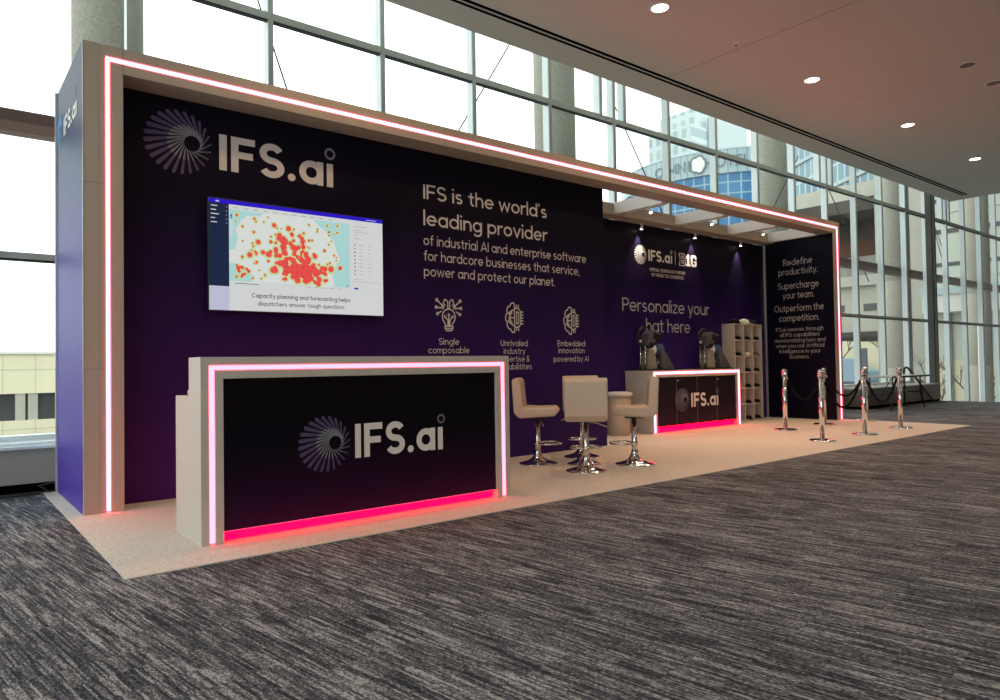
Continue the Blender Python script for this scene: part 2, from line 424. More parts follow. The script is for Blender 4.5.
def spiral(mb, cx, cy, R, put, m_out=0, m_in=1, n=24, sx=1.):
    """burst of tapering blades swirling round an off-centre hole"""
    hx, hy, hr = cx+.42*R*sx, cy+.02*R, .25*R
    for i in range(n):
        a = math.radians(360*i/n+6); b = a-math.radians(62)
        o = Vector((cx+R*sx*math.cos(a), cy+R*math.sin(a))); q = Vector((hx+hr*sx*math.cos(b), hy+hr*math.sin(b)))
        ln = (o-q).length; d = (o-q).normalized(); nn = Vector((-d.y, d.x))
        wo = max(.030*R, min(.075*R, .055*ln)); wi = .012*R
        o2 = o-d*wo; mid = q.lerp(o2, .5); wm = (wi+wo)/2
        mb.m = m_in; b0 = len(mb.v)
        mb.poly([put(*(q+nn*wi)), put(*(q-nn*wi)), put(*(mid-nn*wm)), put(*(mid+nn*wm))])
        mb.m = m_out
        cap = [o2+wo*(math.cos(t)*(-nn)+math.sin(t)*d) for t in [PI*k/6 for k in range(7)]]
        mb.poly([put(*(mid+nn*wm)), put(*(mid-nn*wm))]+[put(*c) for c in cap])
        mb.shift(b0, put)
    mb.m = 0
def on_y(y):
    p = lambda u, v: (u, y, v)
    p.n = (0, -1, 0); return p
def on_x(x):
    p = lambda u, v: (x, -u, v)
    p.n = (-1, 0, 0); return p

# ------------------------------------------------------------------ room shell
WY = 1.80                                     # inner plane of the curtain wall
CZ = 5.08                                     # ceiling height
fl = MB().box(-4.6, 19.42, -14, 1.52, -.25, 0).build('floor', carpet); struct(fl)
lf = MB().box(19.42, 33, -14, 1.6, -3.2, -3.0).build('floor_lower', carpet); struct(lf)
fe = MB().box(19.42, 19.47, -14, 1.5, -3.0, -.0).build('trim_1', bronze_post); struct(fe)
# ceiling: slab with a slot diffuser running its length
c = MB()
c.box(-4.6, 19.28, -14, .02, CZ, CZ+.5); c.box(-4.6, 18.85, .155, .585, CZ, CZ+.5); c.box(18.85, 19.28, .02, .585, CZ, CZ+.5)
ce = c.build('ceiling', ceil_m); struct(ce)
ba = MB().box(-4.6, 19.28, -14, .585, CZ+.5, CZ+.6).build('ceiling_slab', ceil_m); struct(ba)
sl = empty('slot_diffuser', (0, 0, CZ)); tag(sl, 'long black slot air diffuser running along the ceiling edge', 'air vent')
MB().box(-4.6, 18.85, .021, .154, .035, .08).build('backing', slot_dark, sl)
MB().box(-4.6, 18.85, .070, .102, -.004, -.001).build('blade', slot_mid, sl)
MB().box(-4.6, 18.85, .074, .098, -.001, .035).build('blade_core', slot_dark, sl)
MB().box(-4.6, 18.85, .146, .1545, .0005, .035).build('liner', slot_dark, sl)
MB().box(-4.6, 18.85, .0205, .026, .0005, .035).build('liner', slot_dark, sl)
jn = MB().box(7.128, 7.134, -14, .02, CZ-.002, CZ+.001).build('trim_2', seam_m); struct(jn)
rf = MB().box(-4.6, 34, .585, 2.4, 9.2, 9.4).build('ceiling_atrium', white_paint); struct(rf)
rf = MB().box(19.28, 34, -14, .585, 9.2, 9.4).build('ceiling_stair', white_paint); struct(rf)
up = MB().box(19.1, 19.28, -14, .5, CZ+.6, 9.2).build('wall_upper', white_paint); struct(up)
up = MB().box(-4.6, 19.1, .4, .5, CZ+.6, 9.2).build('wall_bulkhead', white_paint); struct(up)
wb = MB().box(-4.6, 34, -14.2, -14, -3.2, 9.4).build('wall_back', knee_m); struct(wb)
wr = MB().box(33, 33.2, -14, 1.6, -3.2, 9.4).build('wall_right', white_paint); struct(wr)

# curtain wall: one window per bay
def window_bay(n, x0, x1, zb, sill=True, plane=WY, extra=()):
    fr = MB()
    fw, fd = .058, .13                         # front face and depth of a mullion
    fr.m = 0; fr.box(x1-fw/2, x1+fw/2, plane-.02, plane+.0, zb, 9.2)
    fr.m = 1; fr.box(x1-fw/2+.004, x1+fw/2-.004, plane, plane+fd, zb, 9.2)
    zs = [2.17, 5.14]
    for z in zs:
        hh = .042 if z > 3 else .030
        fr.m = 0; fr.box(x0+fw/2, x1-fw/2, plane-.015, plane+.06, z-hh, z+hh)
        fr.m = 2; fr.box(x0+fw/2, x1-fw/2, plane-.01, plane+.05, z-hh-.018, z-hh)
    if sill:
        fr.m = 1; fr.box(x0+fw/2, x1-fw/2, plane-.02, plane+.12, zb, zb+.05)
    for xe in extra:
        fr.m = 0; fr.box(xe-.03, xe+.03, plane-.02, plane, 5.182, 9.2)
        fr.m = 1; fr.box(xe-.026, xe+.026, plane, plane+fd, 5.182, 9.2)
    o = fr.build('window_%d' % n, [grey_frame, mull_side, black_pl]); struct(o)
    zz = [zb+(.06 if sill else 0), 2.122, 2.20, 5.08, 5.182, 9.2]
    p = MB()
    for a, b in ((0, 1), (2, 3), (4, 5)):
        if zz[b] > zz[a]: p.poly([(x0+fw/2, plane+.030, zz[a]), (x1-fw/2, plane+.030, zz[a]), (x1-fw/2, plane+.030, zz[b]), (x0+fw/2, plane+.030, zz[b])])
    p.build('pane', glass, o)
    return o
xs = [.68+1.463*k for k in range(-4, 21)]
n = 1
for i in range(len(xs)-1):
    k = i-4
    ex = ()
    if k+1 in (5, 10, 15): ex = (xs[i+1]-.32, xs[i+1]+.27) if k+1 != 15 else (xs[i+1]-.3, xs[i+1]+.25)
    ex = tuple(e for e in ex)
    low = xs[i] > 19.4
    window_bay(n, xs[i], xs[i+1], -3.0 if low else .45, not low, extra=ex); n += 1
# the left end of the hall is glazed too (outside the frame)
for j in range(6):
    y0 = -13.8+2.6*j
    fr = MB().box(-4.6, -4.5, y0, y0+.08, 0, 9.2)
    for z in (.4, 2.17, 5.14): fr.box(-4.59, -4.51, y0+.08, y0+2.6, z-.05, z+.05)
    o = fr.build('window_%d' % n, grey_frame); struct(o)
    MB().poly([(-4.55, y0+.08, 0), (-4.55, y0+2.6, 0), (-4.55, y0+2.6, 9.2), (-4.55, y0+.08, 9.2)]).build('pane', glass, o); n += 1

# sill / knee wall with black base
kw = MB()
kw.m = 0; kw.box(-4.6, 15.0, 1.50, 1.60, .09, .40)
kw.m = 1; kw.box(-4.6, 15.0, 1.46, 1.78, .40, .425); kw.box(-4.6, 15, 1.56, 1.80, .425, .45)
kw.m = 2; kw.box(-4.6, 15.0, 1.52, 1.60, 0, .09)
struct(kw.build('wall_sill', [knee_m, mull_side, slot_dark]))
kw = MB()
kw.m = 0; kw.box(14.9, 19.30, .93, 1.55, .06, .43)
kw.m = 1; kw.box(14.9, 19.32, .91, 1.80, .43, .455)
kw.m = 2; kw.box(14.9, 19.30, .96, 1.55, 0, .06)
struct(kw.build('wall_ledge', [knee_brown, knee_m, slot_dark]))
po = MB(); po.box(20.48, 20.78, 1.45, 1.60, -3.0, 9.2); po.m = 1; po.box(20.56, 20.66, 1.43, 1.45, -3, 9.2); po.m = 0
struct(po.build('column_bronze', [bronze_post, knee_m]))

# ------------------------------------------------------------------ outside
te = MB().box(43.2, 52, 11.5, 30, -1.0, -.3).build('ground_terrace', outside_ground); struct(te)
gr = MB().box(-60, 220, 2.2, 200, -4.3, -4.0).build('ground_street', outside_ground); struct(gr)
for i, (x, r) in enumerate(((.73, .375), (7.97, .375), (15.35, .375), (22.6, .375), (29.9, .375))):
    m = MB().lathe([(r, -4), (r, .8), (r-.008, .81), (r-.008, .83), (r, .84), (r, 3.5), (r-.008, 3.51), (r-.008, 3.53), (r, 3.54), (r, 11)], 40, (x, 3.2, 0))
    struct(m.build('column_%d' % (i+1), concrete))
bb = MB().box(-9, 33, 2.30, 2.42, 3.56, 3.69)
bb.m = 1; bb.box(-9, 33, 2.26, 2.44, 3.46, 3.56)
bo = bb.build('steel_beam', [brown_beam, pbr('brown_flange', (.26, .165, .13), .5)])
tag(bo, 'brown steel beam crossing outside the windows left of the booth', 'beam')
rods = [((1.9, 2.452, 6.6), (2.75, 2.452, 4.2)), ((6.35, 2.452, 6.3), (5.0, 2.452, 4.2)), ((8.6, 2.452, 6.0), (10.2, 2.452, 3.8)),
        ((15.3, 2.452, 6.0), (13.6, 2.452, 4.0)), ((16.0, 2.452, 6.2), (18.9, 2.452, 3.2)), ((22.6, 2.452, 6.4), (24.2, 2.452, 4.6)), ((23.5, 2.452, 5.2), (24.6, 2.452, 3.6))]
rl = ['thin dark bracing rod slanting down outside the second window from the left column', 'thin bracing rod slanting left of the second concrete column',
      'thin bracing rod slanting right of the second concrete column toward the hotel', 'thin bracing rod slanting in front of the third concrete column',
      'long thin rust tinted bracing rod outside above the booth right corner', 'short bracing rod outside the tall glass right of the bronze post',
      'short lower bracing rod outside the glass at far right']
for (a, b), l in zip(rods, rl):
    tag(MB().tube([a, b], .011, 6).build('bracing_rod', cable_m), l, 'rod', 'bracing rods outside the glass')

# hotel with a curved face and a sign
ho = empty('hotel_building', (0, 0, 0)); tag(ho, 'hotel with curved pale top band, lettered sign and blue glass floors', 'building')
HC = (87.0, 50.3); HR = 15.2
def hp(a, z, r=HR): return (HC[0]-r*math.cos(a), HC[1]+r*math.sin(a), z)
def curved(mb, a0, a1, z0, z1, r=HR, k=26):
    for i in range(k):
        p, q = a0+(a1-a0)*i/k, a0+(a1-a0)*(i+1)/k
        mb.poly([hp(p, z0, r), hp(q, z0, r), hp(q, z1, r), hp(p, z1, r)])
m = MB(); curved(m, -1.5, 1.5, 24.05, 26.9); m.build('top_band', band_grid, ho, fix=False)
m = MB(); curved(m, -1.5, 1.5, -4, 24.05, HR-.3); m.build('glass_facade', blue_glass, ho, fix=False)
m = MB(); curved(m, -1.5, 1.5, 26.9, 27.05, HR+.1); m.poly([hp(-1.5+3*i/24, 26.95, HR) for i in range(25)]); m.build('roof', hotel_band, ho)
def hotel_letter(ch, ang, cap, z, w=.09):
    mb = MB(); wd = text_width(ch, w, 0)*cap/.7
    def put(u, v):
        a = ang-(u-wd/2)/HR
        return hp(a, v, HR+.12)
    write(mb, ch, 0, z, cap, put, w=w, track=0)
    mb.build('sign_letter', sign_dark, ho, fix=False)
for ch, ang in (('O', .03), ('M', -.10), ('N', -.185), ('I', -.25), ('H', -.41), ('O', -.495), ('T', -.575), ('E', -.64), ('L', -.70)):
    hotel_letter(ch, ang, 1.3, 24.8)
m = MB()
fa = -.325
pts = []
for k in range(60):
    t = 2*PI*k/60; rr = .85+.15*abs(math.cos(2.5*t))
    pts.append((rr*math.cos(t), 25.45+rr*1.1*math.sin(t)))
m.poly([hp(fa-u/HR, v, HR+.10) for u, v in pts]); m.m = 1
ribbon(m, pts, True, .10, lambda u, v: hp(fa-u/HR, v, HR+.13))
m.build('flower_emblem', [white_paint, sign_dark], ho, fix=False)

tw = empty('tower_block', (0, 0, 0)); tag(tw, 'distant pale stepped tower rising behind the hotel', 'building')
m = MB().box(131, 141, 88, 100, -4, 54.5); m.build('shaft', tower_grid, tw)
m = MB().box(134, 141, 89, 99, 54.5, 59); m.build('crown', tower_grid, tw)
m = MB().box(137.0, 138.6, 87.6, 88, -4, 57); m.build('recess', tower_dk, tw)
t2 = MB().box(143, 160, 92, 108, -4, 60).build('office_slab', tower_m); tag(t2, 'plain pale slab tower to the right of the stepped tower', 'building')
bt = empty('glass_tower', (60, 26.5, 0), math.radians(-34)); tag(bt, 'blue grey ribbed glass tower behind the cream parapet', 'building')
MB().box(0, 14, -26, 1.0, -4, 44).build('facade', blue_glass2, bt)
m = MB()
for k in range(8): m.box(-.15, 0, -26, 1.0, 15.2+3.4*k, 15.5+3.4*k)
m.build('floor_band', tower_m, bt)

# concrete parking structure facing the glass
X0 = 34.
pk = empty('parking_structure', (X0, 0, 0)); tag(pk, 'concrete parking structure with cream parapets and dark open decks behind the glass', 'building')
MB().box(0, .35, 8.45, 13.2, 8.92, 9.66).build('parapet', concrete_far, pk)
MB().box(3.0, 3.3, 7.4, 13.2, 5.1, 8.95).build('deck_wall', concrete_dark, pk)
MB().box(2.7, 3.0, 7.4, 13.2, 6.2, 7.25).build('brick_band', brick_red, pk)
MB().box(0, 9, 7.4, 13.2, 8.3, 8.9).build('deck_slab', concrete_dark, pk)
MB().box(.5, .8, 8.5, 13.2, 5.15, 6.15).build('deck_wall', concrete_grey, pk)
MB().box(-.15, 9, 7.35, 13.2, 4.66, 5.15).build('slab', concrete_far, pk)
m = MB().box(.1, .4, 7.35, 13.2, 2.45, 4.66); m.m = 1
for y0, y1 in ((8.5, 9.27), (7.35, 7.82), (10.2, 11.2), (12, 13)): m.box(.06, .1, y0, y1, 3.45, 3.79)
m.build('lower_wall', [concrete_far, dark_glass], pk)
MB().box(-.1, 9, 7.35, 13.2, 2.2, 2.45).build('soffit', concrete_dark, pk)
MB().box(-.25, .2, 8.26, 8.52, -4, 10.5).build('pilaster', concrete_far, pk)
MB().box(.2, .6, 7.3, 8.26, 4.9, 11.0).build('upper_panel', concrete, pk)
MB().box(-.1, .4, 7.3, 8.25, -4, 1.95).build('pier', concrete, pk)
MB().box(-.2, .4, 6.45, 7.3, -4, 11).build('corner_pier', concrete_far, pk)

fb = empty('office_annex', (X0, 0, 0)); tag(fb, 'pale green panelled annex with thin dark window slots at far right', 'building')
MB().box(0, .4, 1.0, 6.2, 1.0, 12).build('facade', far_green, fb)
for z, h_, yy0, yy1 in ((6.72, .2, 1, 6.2), (5.25, .17, 1, 6.2), (8.1, .17, 1, 6.2)):
    MB().box(-.03, 0, yy0, yy1, z-h_/2, z+h_/2).build('window_slot', dark_glass, fb)
MB().box(-.015, 0, 1, 6.2, 4.62, 4.65).box(-.015, 0, 1, 6.2, 7.5, 7.53).box(-.015, 0, 2.9, 2.93, 1, 12).build('joint', concrete_grey, fb)
MB().box(-1.1, 0, 1, 6.3, 3.85, 4.15).build('canopy', hotel_band, fb)
MB().box(-1.0, 0, 1, 6.3, 3.1, 3.85).build('canopy_fascia', white_paint, fb)
m = MB()
for y in (5.7, 4.3, 2.9): m.box(-.12, -.0, y-.22, y, -4, 3.1)
m.build('pier', concrete_grey, fb)
MB().box(.0, .3, 1, 6.2, -4, 1.0).build('ground_floor', far_cream, fb)
pp = MB().tube([(28.0, 2.6, -4), (28.0, 2.6, 2.3)], .11, 16).build('downpipe', white_paint); tag(pp, 'white round pipe outside the tall glass at far right', 'pipe')

# cream building low on the left
cb = empty('cream_building', (0, 30, 0)); tag(cb, 'low cream rendered building with a dark window strip, seen at left', 'building')
MB().box(-14, 9, 0, 8, .22, 1.9).box(-14, 9, 0, 8, -4, -.92).build('wall', far_cream, cb)
m = MB().box(-14, 9, .25, 8, -.92, .22).build('window_strip', dark_glass, cb)
m = MB()
for x in (-1.2, 1.9, 2.35, 5.5): MB().box(x, x+.35, .05, .25, -.92, .22).build('window_pier', concrete_far, cb)

m = MB()
for x in (-2, 1.45, 2.6, 4.9): m.box(x, x+.02, -.01, .0, .22, 1.9); m.box(x, x+.02, -.01, 0, -4, -.92)
m.box(-14, 9, -.01, 0, 1.22, 1.25); m.box(-14, 9, -.01, 0, -1.3, -1.28)
m.build('joint', pbr('render_joint', (.55, .52, .38), .8), cb)
MB().box(-14, 9, -.1, 8, 1.9, 2.0).build('roof', white_paint, cb)

# street bits below the parking deck
def tree(x, y, z0, h, seed, label):
    rnd = random.Random(seed); mb = MB()
    def br(p, d, ln, r, lv):
        q = p+d*ln; mb.tube([p, p.lerp(q, .5)+Vector((rnd.uniform(-.05, .05), rnd.uniform(-.05, .05), 0))*ln, q], [r, r*.85, r*.6], 5)
        if lv == 0: return
        for _ in range(3 if lv > 1 else 4):
            dd = (d+Vector((rnd.uniform(-.8, .8), rnd.uniform(-.8, .8), rnd.uniform(-.1, .5)))).normalized()
            br(p.lerp(q, rnd.uniform(.55, 1)), dd, ln*rnd.uniform(.55, .75), r*.55, lv-1)
    br(Vector((x, y, z0)), Vector((0, 0, 1)), h*.42, h*.022, 4)
    tag(mb.build('bare_tree', bark), label, 'tree', 'bare street trees')
tree(45.6, 15.8, -.3, 3.6, 3, 'bare tree under the parking deck beside the booth right post')
tree(45.5, 13.2, -.3, 3.8, 5, 'bare tree behind the grey blue sheet, beyond the window')
tree(31.0, 4.5, -4, 6.0, 8, 'bare tree outside the tall glass right of the bronze post')
sb = MB().box(47.2, 47.8, 11.6, 25, -.3, 4.6).build('street_wall', far_cream); tag(sb, 'bright cream wall across the street under the parking deck', 'wall')
car = MB().prism([(0, 0), (4.6, 0), (4.6, .75), (3.9, .95), (3.2, 1.5), (1.2, 1.5), (.5, .9), (0, .7)], -.85, .85, lambda a, b, d: (44.25+d, 13.2+a, -.29+b))
tag(car.build('parked_van', blue_car, bevel=.08), 'pale blue vehicle seen low beneath the parking deck', 'car')
gb = MB().box(31.9, 32.0, 8.25, 8.62, -1, 1.62); tag(gb.build('utility_cabinet', gray_box), 'grey blue upright sheet outside the window above the folding table', 'cabinet')

# ------------------------------------------------------------------ rug
rg = MB().box(-.11, 12.1, -2.0, 1.42, .0, .006).build('area_rug', rug_m)
tag(rg, 'pale beige loop rug laid under the whole exhibition booth', 'rug')

# ------------------------------------------------------------------ booth
RT = .006
HT = 3.60
bf = empty('booth_frame', (0, 0, 0)); tag(bf, 'tall lit rectangular portal frame of the purple exhibition booth', 'booth frame')
LX, RX0, RX1 = .272, 11.808, 12.05           # left post inner edge, right post edges
ls0, ls1, rs0, rs1, ts0, ts1 = .154, .176, 11.942, 11.967, 3.485, 3.509
g = .006
mb = MB().box(0, ls0-g, 0, .28, RT, HT).box(ls1+g, LX, 0, .28, RT, 3.40).box(ls0-g, ls1+g, .018, .28, RT, ts0-g)
mb.box(.098, .105, -.003, 0, RT, HT-.02)
mb.build('post', laminate, bf)
MB().box(rs1+g, RX1, 0, .28, RT, HT).box(RX0, rs0-g, 0, .28, RT, 3.40).box(rs0-g, rs1+g, .018, .28, RT, ts0-g).build('post', laminate, bf)
MB().box(ls0-g, rs1+g, 0, .28, ts1+g, HT).box(ls1+g, rs0-g, 0, .28, 3.40, ts0-g).box(ls0-g, rs1+g, .018, .279, ts0-g, ts1+g).build('top_beam', laminate, bf)
for x in (.272, 3.32, 6.36, 9.4): MB().box(x-.002, x+.002, -.0015, 0, 3.40, HT).build('panel_joint', seam_m, bf)
for z in (1.1, 2.52): MB().box(0, ls0-g, -.0015, 0, z-.002, z+.002).build('panel_joint', seam_m, bf)
st = MB()
st.box(ls0, ls1, -.004, .016, RT+.012, ts1).box(rs0, rs1, -.004, .016, RT+.012, ts1).box(ls1, rs0, -.004, .016, ts0, ts1)
st.build('light_strip', strip_m, bf)
MB().box(-.003, 0.0, .006, 1.38, RT, HT).build('side_panel', print_side_sky, bf)
MB().box(-.005, .0, -.004, .006, RT, HT).box(-.018, .012, 1.38, 1.41, RT, HT+.02).build('edge_profile', alu, bf)
lg = MB(); put = on_x(-.0055)
spiral(lg, -1.19, 3.215, .155, put, 1, 1, sx=1.15)
lg.m = 0; write(lg, 'IFS.aı', -.955, 3.105, .155, put, width=.70, w=.13, track=.075)
lg.m = 2; ring2(lg, -.32, 3.318, .026, .006, put)
lg.build('side_logo', [ink_pure, ink_blue, ink_grey], bf, fix=False)

# main graphic wall
mw = empty('graphic_wall', (0, 0, 0)); tag(mw, 'large dark purple graphic wall with headline and icons behind the reception desk', 'wall panel')
WF = .28
MB().box(.272, 6.03, WF, .40, RT, 3.47).build('panel', print_main, mw)
MB().box(6.03, 6.034, WF, .40, RT, 3.47).build('panel_edge', print_main, mw)
put = on_y(WF-.003)
lg = MB()
spiral(lg, .747, 3.03, .275, put, 1, 2)
lg.m = 0; write(lg, 'IFS.aı', 1.087, 2.847, .318, put, width=1.085, w=.135, track=.075)
lg.m = 2; ring2(lg, 2.140, 3.172, .046, .011, put)
lg.build('wall_logo', [ink_white, ink_violet, ink_grey], mw, fix=False)
t = MB(); write(t, 'IFS is the world’s', 3.217, 2.884, .158, put, width=1.80, w=.088); write(t, 'leading provider', 3.213, 2.598, .160, put, width=1.803, w=.088)
t.build('headline_lettering', ink_white, mw, fix=False)
t = MB()
for s, z, wd in (('of industrial AI and enterprise software', 2.380, 2.48), ('for hardcore businesses that service,', 2.212, 2.352), ('power and protect our planet.', 2.046, 1.925)):
    write(t, s, 3.212, z+.006, .106, put, width=wd, w=.078, track=.085)
t.build('paragraph_lettering', ink_white, mw, fix=False)
t = MB()
for s, cx, z, wd in (('Single', 3.527, 1.316, .27), ('composable', 3.527, 1.222, .545), ('Unrivaled', 4.462, 1.306, .415), ('industry', 4.462, 1.214, .33), ('expertise &', 4.462, 1.122, .46), ('capabilitites', 4.462, 1.030, .54),
                     ('Embedded', 5.405, 1.310, .487), ('innovation', 5.405, 1.222, .46), ('powered by AI', 5.40, 1.116, .618)):
    write(t, s, cx, z, .070, put, width=wd, w=.08, track=.085, align='c')
t.build('caption_lettering', ink_white, mw, fix=False)
def icon_bulb():
    mb = MB(); h = .007; X, Z = 3.527, 1.467
    def P(u, v): return put(X+u, Z+v)
    P.n = put.n
    R = lambda pts, cl=False: ribbon(mb, pts, cl, h, P)
    R(arc(0, .155, .085, .085, -50, 230, 24)); R([(-.055, .088), (-.04, .055)]); R([(.055, .088), (.04, .055)])
    R([(-.055, .05), (.055, .05)]); R([(-.05, .026), (.05, .026)]); R([(-.035, .004), (.035, .004)])
    R([(-.055, .05), (-.05, .026), (-.035, .004)]); R([(.055, .05), (.05, .026), (.035, .004)])
    R([(-.014, .055), (-.014, .12), (-.045, .15)]); R([(.014, .055), (.014, .12), (.045, .15)]); R([(0, .055), (0, .165)])
    for q in ((-.05, .158), (.05, .158), (0, .178)): ring2(mb, *q, .011, .005, P)
    for sx in (-1, 1):
        R([(sx*.012, .24), (sx*.012, .32)]+[(sx*(.012+.05*math.sin(t)), .32+.025*math.sin(2*t)) for t in (.4, .8, 1.2, 1.57)])
        R([(sx*.062, .32), (sx*.075, .29), (sx*.09, .27)])
        for (a, b, c_, d) in ((.09, .28, .155, .335), (.10, .25, .165, .255), (.095, .215, .15, .185), (.045, .29, .08, .255)):
            R([(sx*a, b), (sx*c_, d)]); ring2(mb, sx*c_, d, .014, .005, P)
    mb.build('bulb_icon', ink_white, mw, fix=False)
icon_bulb()
def icon_brain(X, Z, name, sc):
    mb = MB(); h = .007
    def P(u, v): return put(X+u*sc, Z+v*sc)
    P.n = put.n
    R = lambda pts, cl=False: ribbon(mb, pts, cl, h, P)
    R([(.0, .165), (-.02, .175), (-.05, .168), (-.065, .14), (-.1, .125), (-.118, .085), (-.108, .055), (-.135, .02), (-.135, -.03), (-.11, -.06), (-.118, -.095), (-.09, -.13), (-.06, -.14), (-.04, -.17), (-.01, -.175), (.0, -.165)])
    R([(0, .165), (0, -.165)])
    for (pts) in ([(0, .09), (-.03, .09), (-.055, .06)], [(0, .0), (-.07, 0)], [(0, -.09), (-.03, -.09), (-.055, -.06)], [(-.1, .05), (-.07, .045)], [(-.1, -.05), (-.075, -.04)]):
        R(pts); ring2(mb, *pts[-1], .016, .006, P)
    R([(0, .11), (.06, .11), (.095, .075), (.095, -.075), (.06, -.11), (0, -.11)])
    R([(.03, .075), (.065, .06), (.065, -.06), (.03, -.075)]); R([(.03, .075), (.03, -.075)])
    for k in range(5):
        v = -.07+.035*k; R([(.095, v), (.135, v)])
    for u in (.03, .06): R([(u, .11), (u, .155)]); R([(u, -.11), (u, -.155)])
    mb.build(name, ink_white, mw, fix=False)
icon_brain(4.47, 1.642, 'chip_icon', 1.0)
icon_brain(5.41, 1.632, 'brain_icon', .98)

# hat-side graphic wall and its return
hw = empty('hat_wall', (0, 0, 0)); tag(hw, 'recessed purple graphic wall behind the hat counter, reading Personalize your hat here', 'wall panel')
HY = 1.36
MB().box(6.034, 11.79, HY, 1.42, RT, 3.34).build('panel', print_hat, hw)
put = on_y(HY-.003)
lg = MB()
spiral(lg, 8.083, 2.85, .158, put, 0, 0, n=22)
lg.m = 0; write(lg, 'IFS.aı', 8.277, 2.765, .185, put, width=.628, w=.135, track=.075)
lg.m = 0; ring2(lg, 8.885, 2.955, .024, .006, put)
lg.box(8.985, 8.997, HY-.004, HY-.003, 2.755, 2.985)
def block(mb, pts, u, v, sx, sz):
    mb.poly([put(u+a*sx, v+b*sz) for a, b in pts])
U, V, SX, SZ = 9.10, 2.755, .165, .205
def outl(pts): ribbon(lg, [(U+a*SX, V+b*SZ) for a, b in pts], True, .008, put)
outl([(0, 0), (.85, 0), (1, .14), (1, .42), (.9, .5), (1, .58), (1, .86), (.85, 1), (0, 1), (0, .8), (.12, .8), (.12, .2), (0, .2)])
outl([(.42, .22), (.7, .22), (.7, .42), (.42, .42)]); outl([(.42, .6), (.7, .6), (.7, .8), (.42, .8)])
U = 9.285; block(lg, [(0, 0), (.75, 0), (.75, .2), (.58, .2), (.58, 1), (.3, 1), (0, .78), (0, .62), (.2, .62), (.2, .2), (0, .2)], U, V, SX, SZ)
U = 9.43
for q in ([(0, .14), (.15, 0), (.3, 0), (.3, 1), (.15, 1), (0, .86)], [(.3, .78), (.7, .78), (.7, .62), (1, .62), (1, .86), (.85, 1), (.3, 1)], [(.3, 0), (.85, 0), (1, .14), (1, .5), (.5, .5), (.5, .34), (.7, .34), (.7, .22), (.3, .22)]):
    block(lg, q, U, V, SX, SZ)
write(lg, 'OFFICIAL TECHNOLOGY PARTNER', 8.78, 2.60, .052, put, width=.95, w=.11, align='c')
write(lg, 'OF THE BIG TEN CONFERENCE', 8.78, 2.515, .052, put, width=.86, w=.11, align='c')
lg.build('partner_logo', ink_pure, hw, fix=False)
t = MB()
write(t, 'Personalize your', 7.615, 1.920, .21, put, width=2.32, w=.072)
write(t, 'hat here', 8.185, 1.592, .215, put, width=1.18, w=.072)
t.build('wall_lettering', ink_white, hw, fix=False)
rw = empty('return_wall', (0, 0, 0)); tag(rw, 'dark narrow return wall at the booth right end reading Redefine productivity', 'wall panel')
MB().box(11.790, 11.806, .004, 1.42, RT, 3.385).build('panel', print_right, rw)
MB().box(11.762, 11.79, 1.325, 1.358, RT, 3.335).build('corner_profile', alu, rw)
MB().box(11.790, 11.806, -.002, .004, RT, 3.385).build('edge_profile', laminate, rw)
put = on_x(11.787)
t = MB(); cy = -.676
for s, z, wd, cap in (('Redefine', 2.895, .57, .125), ('productivity.', 2.715, .77, .125), ('Supercharge', 2.45, .80, .125), ('your team.', 2.265, .62, .125), ('Outperform the', 2.02, .97, .125), ('competition.', 1.835, .78, .125),
                      ('IFS.ai weaves through', 1.645, .93, .074), ('all IFS capabilities', 1.542, .78, .074), ('democratizing how and', 1.438, 1.0, .074), ('when you use Artificial', 1.335, .95, .074), ('Intelligence in your', 1.232, .81, .074), ('business.', 1.128, .385, .074)):
    write(t, s, cy, z, cap, put, width=wd, w=.085, align='c')
t.build('slogan_lettering', pbr('ink_dim', (.40, .38, .36), .6), rw, fix=False)

# pergola header with cross beams
hd = empty('pergola_canopy', (0, 0, 0)); tag(hd, 'white slatted canopy of header and cross beams over the hat counter', 'canopy')
MB().box(6.04, 11.70, 1.10, 1.358, 3.345, 3.375).box(6.04, 11.70, 1.20, 1.358, 3.375, 3.55).build('header', laminate, hd)
for xb in (7.28, 8.80, 10.32, 11.70):
    MB().box(xb, xb+(.14 if xb < 11 else .106), .284, 1.20, 3.38, 3.56).build('cross_beam', white_paint, hd)

# spotlights
def spot(loc, target, power, size, blend, label, col=(1, .64, .36), kind='spotlight', group='booth spotlights', rad=.02):
    root = empty('spotlight', loc); tag(root, label, 'spotlight', group)
    d = (Vector(target)-Vector(loc)).normalized(); q = d.to_track_quat('-Z', 'Y').to_matrix().to_4x4()
    MB().box(-.02, .02, -.02, .02, -.012, .0).tube([(0, 0, -.01), (0, 0, -.04)], .006, 6).build('bracket', white_paint, root)
    Mx = Matrix.Translation((0, 0, -.055)) @ q
    MB().lathe([(.012, .03), (.020, .02), (.024, -.035)], 16, M=Mx).build('head', white_paint, root)
    MB().lathe([(.021, -.0345), (.021, -.038)], 16, M=Mx).build('lens', spot_glow, root)
    ld = bpy.data.lights.new('spot_beam', 'SPOT'); ld.energy = power; ld.spot_size = math.radians(size); ld.spot_blend = blend; ld.color = col; ld.shadow_soft_size = rad
    lo = bpy.data.objects.new('beam', ld); COL.objects.link(lo); lo.parent = root; lo.location = Vector((0, 0, -.055))+d*.06; lo.rotation_euler = d.to_track_quat('-Z', 'Y').to_euler()
for x, w_ in ((8.04, 'left one, above the pinwheel logo'), (9.47, 'middle one, above the block letter logo'), (10.88, 'right one, above the cubby shelf')):
    spot((x, 1.285, 3.338), (x-.03, 1.36, 2.85), 62, 62, 1., 'small spotlight on the header washing the hat wall, '+w_, (1, .88, .74))
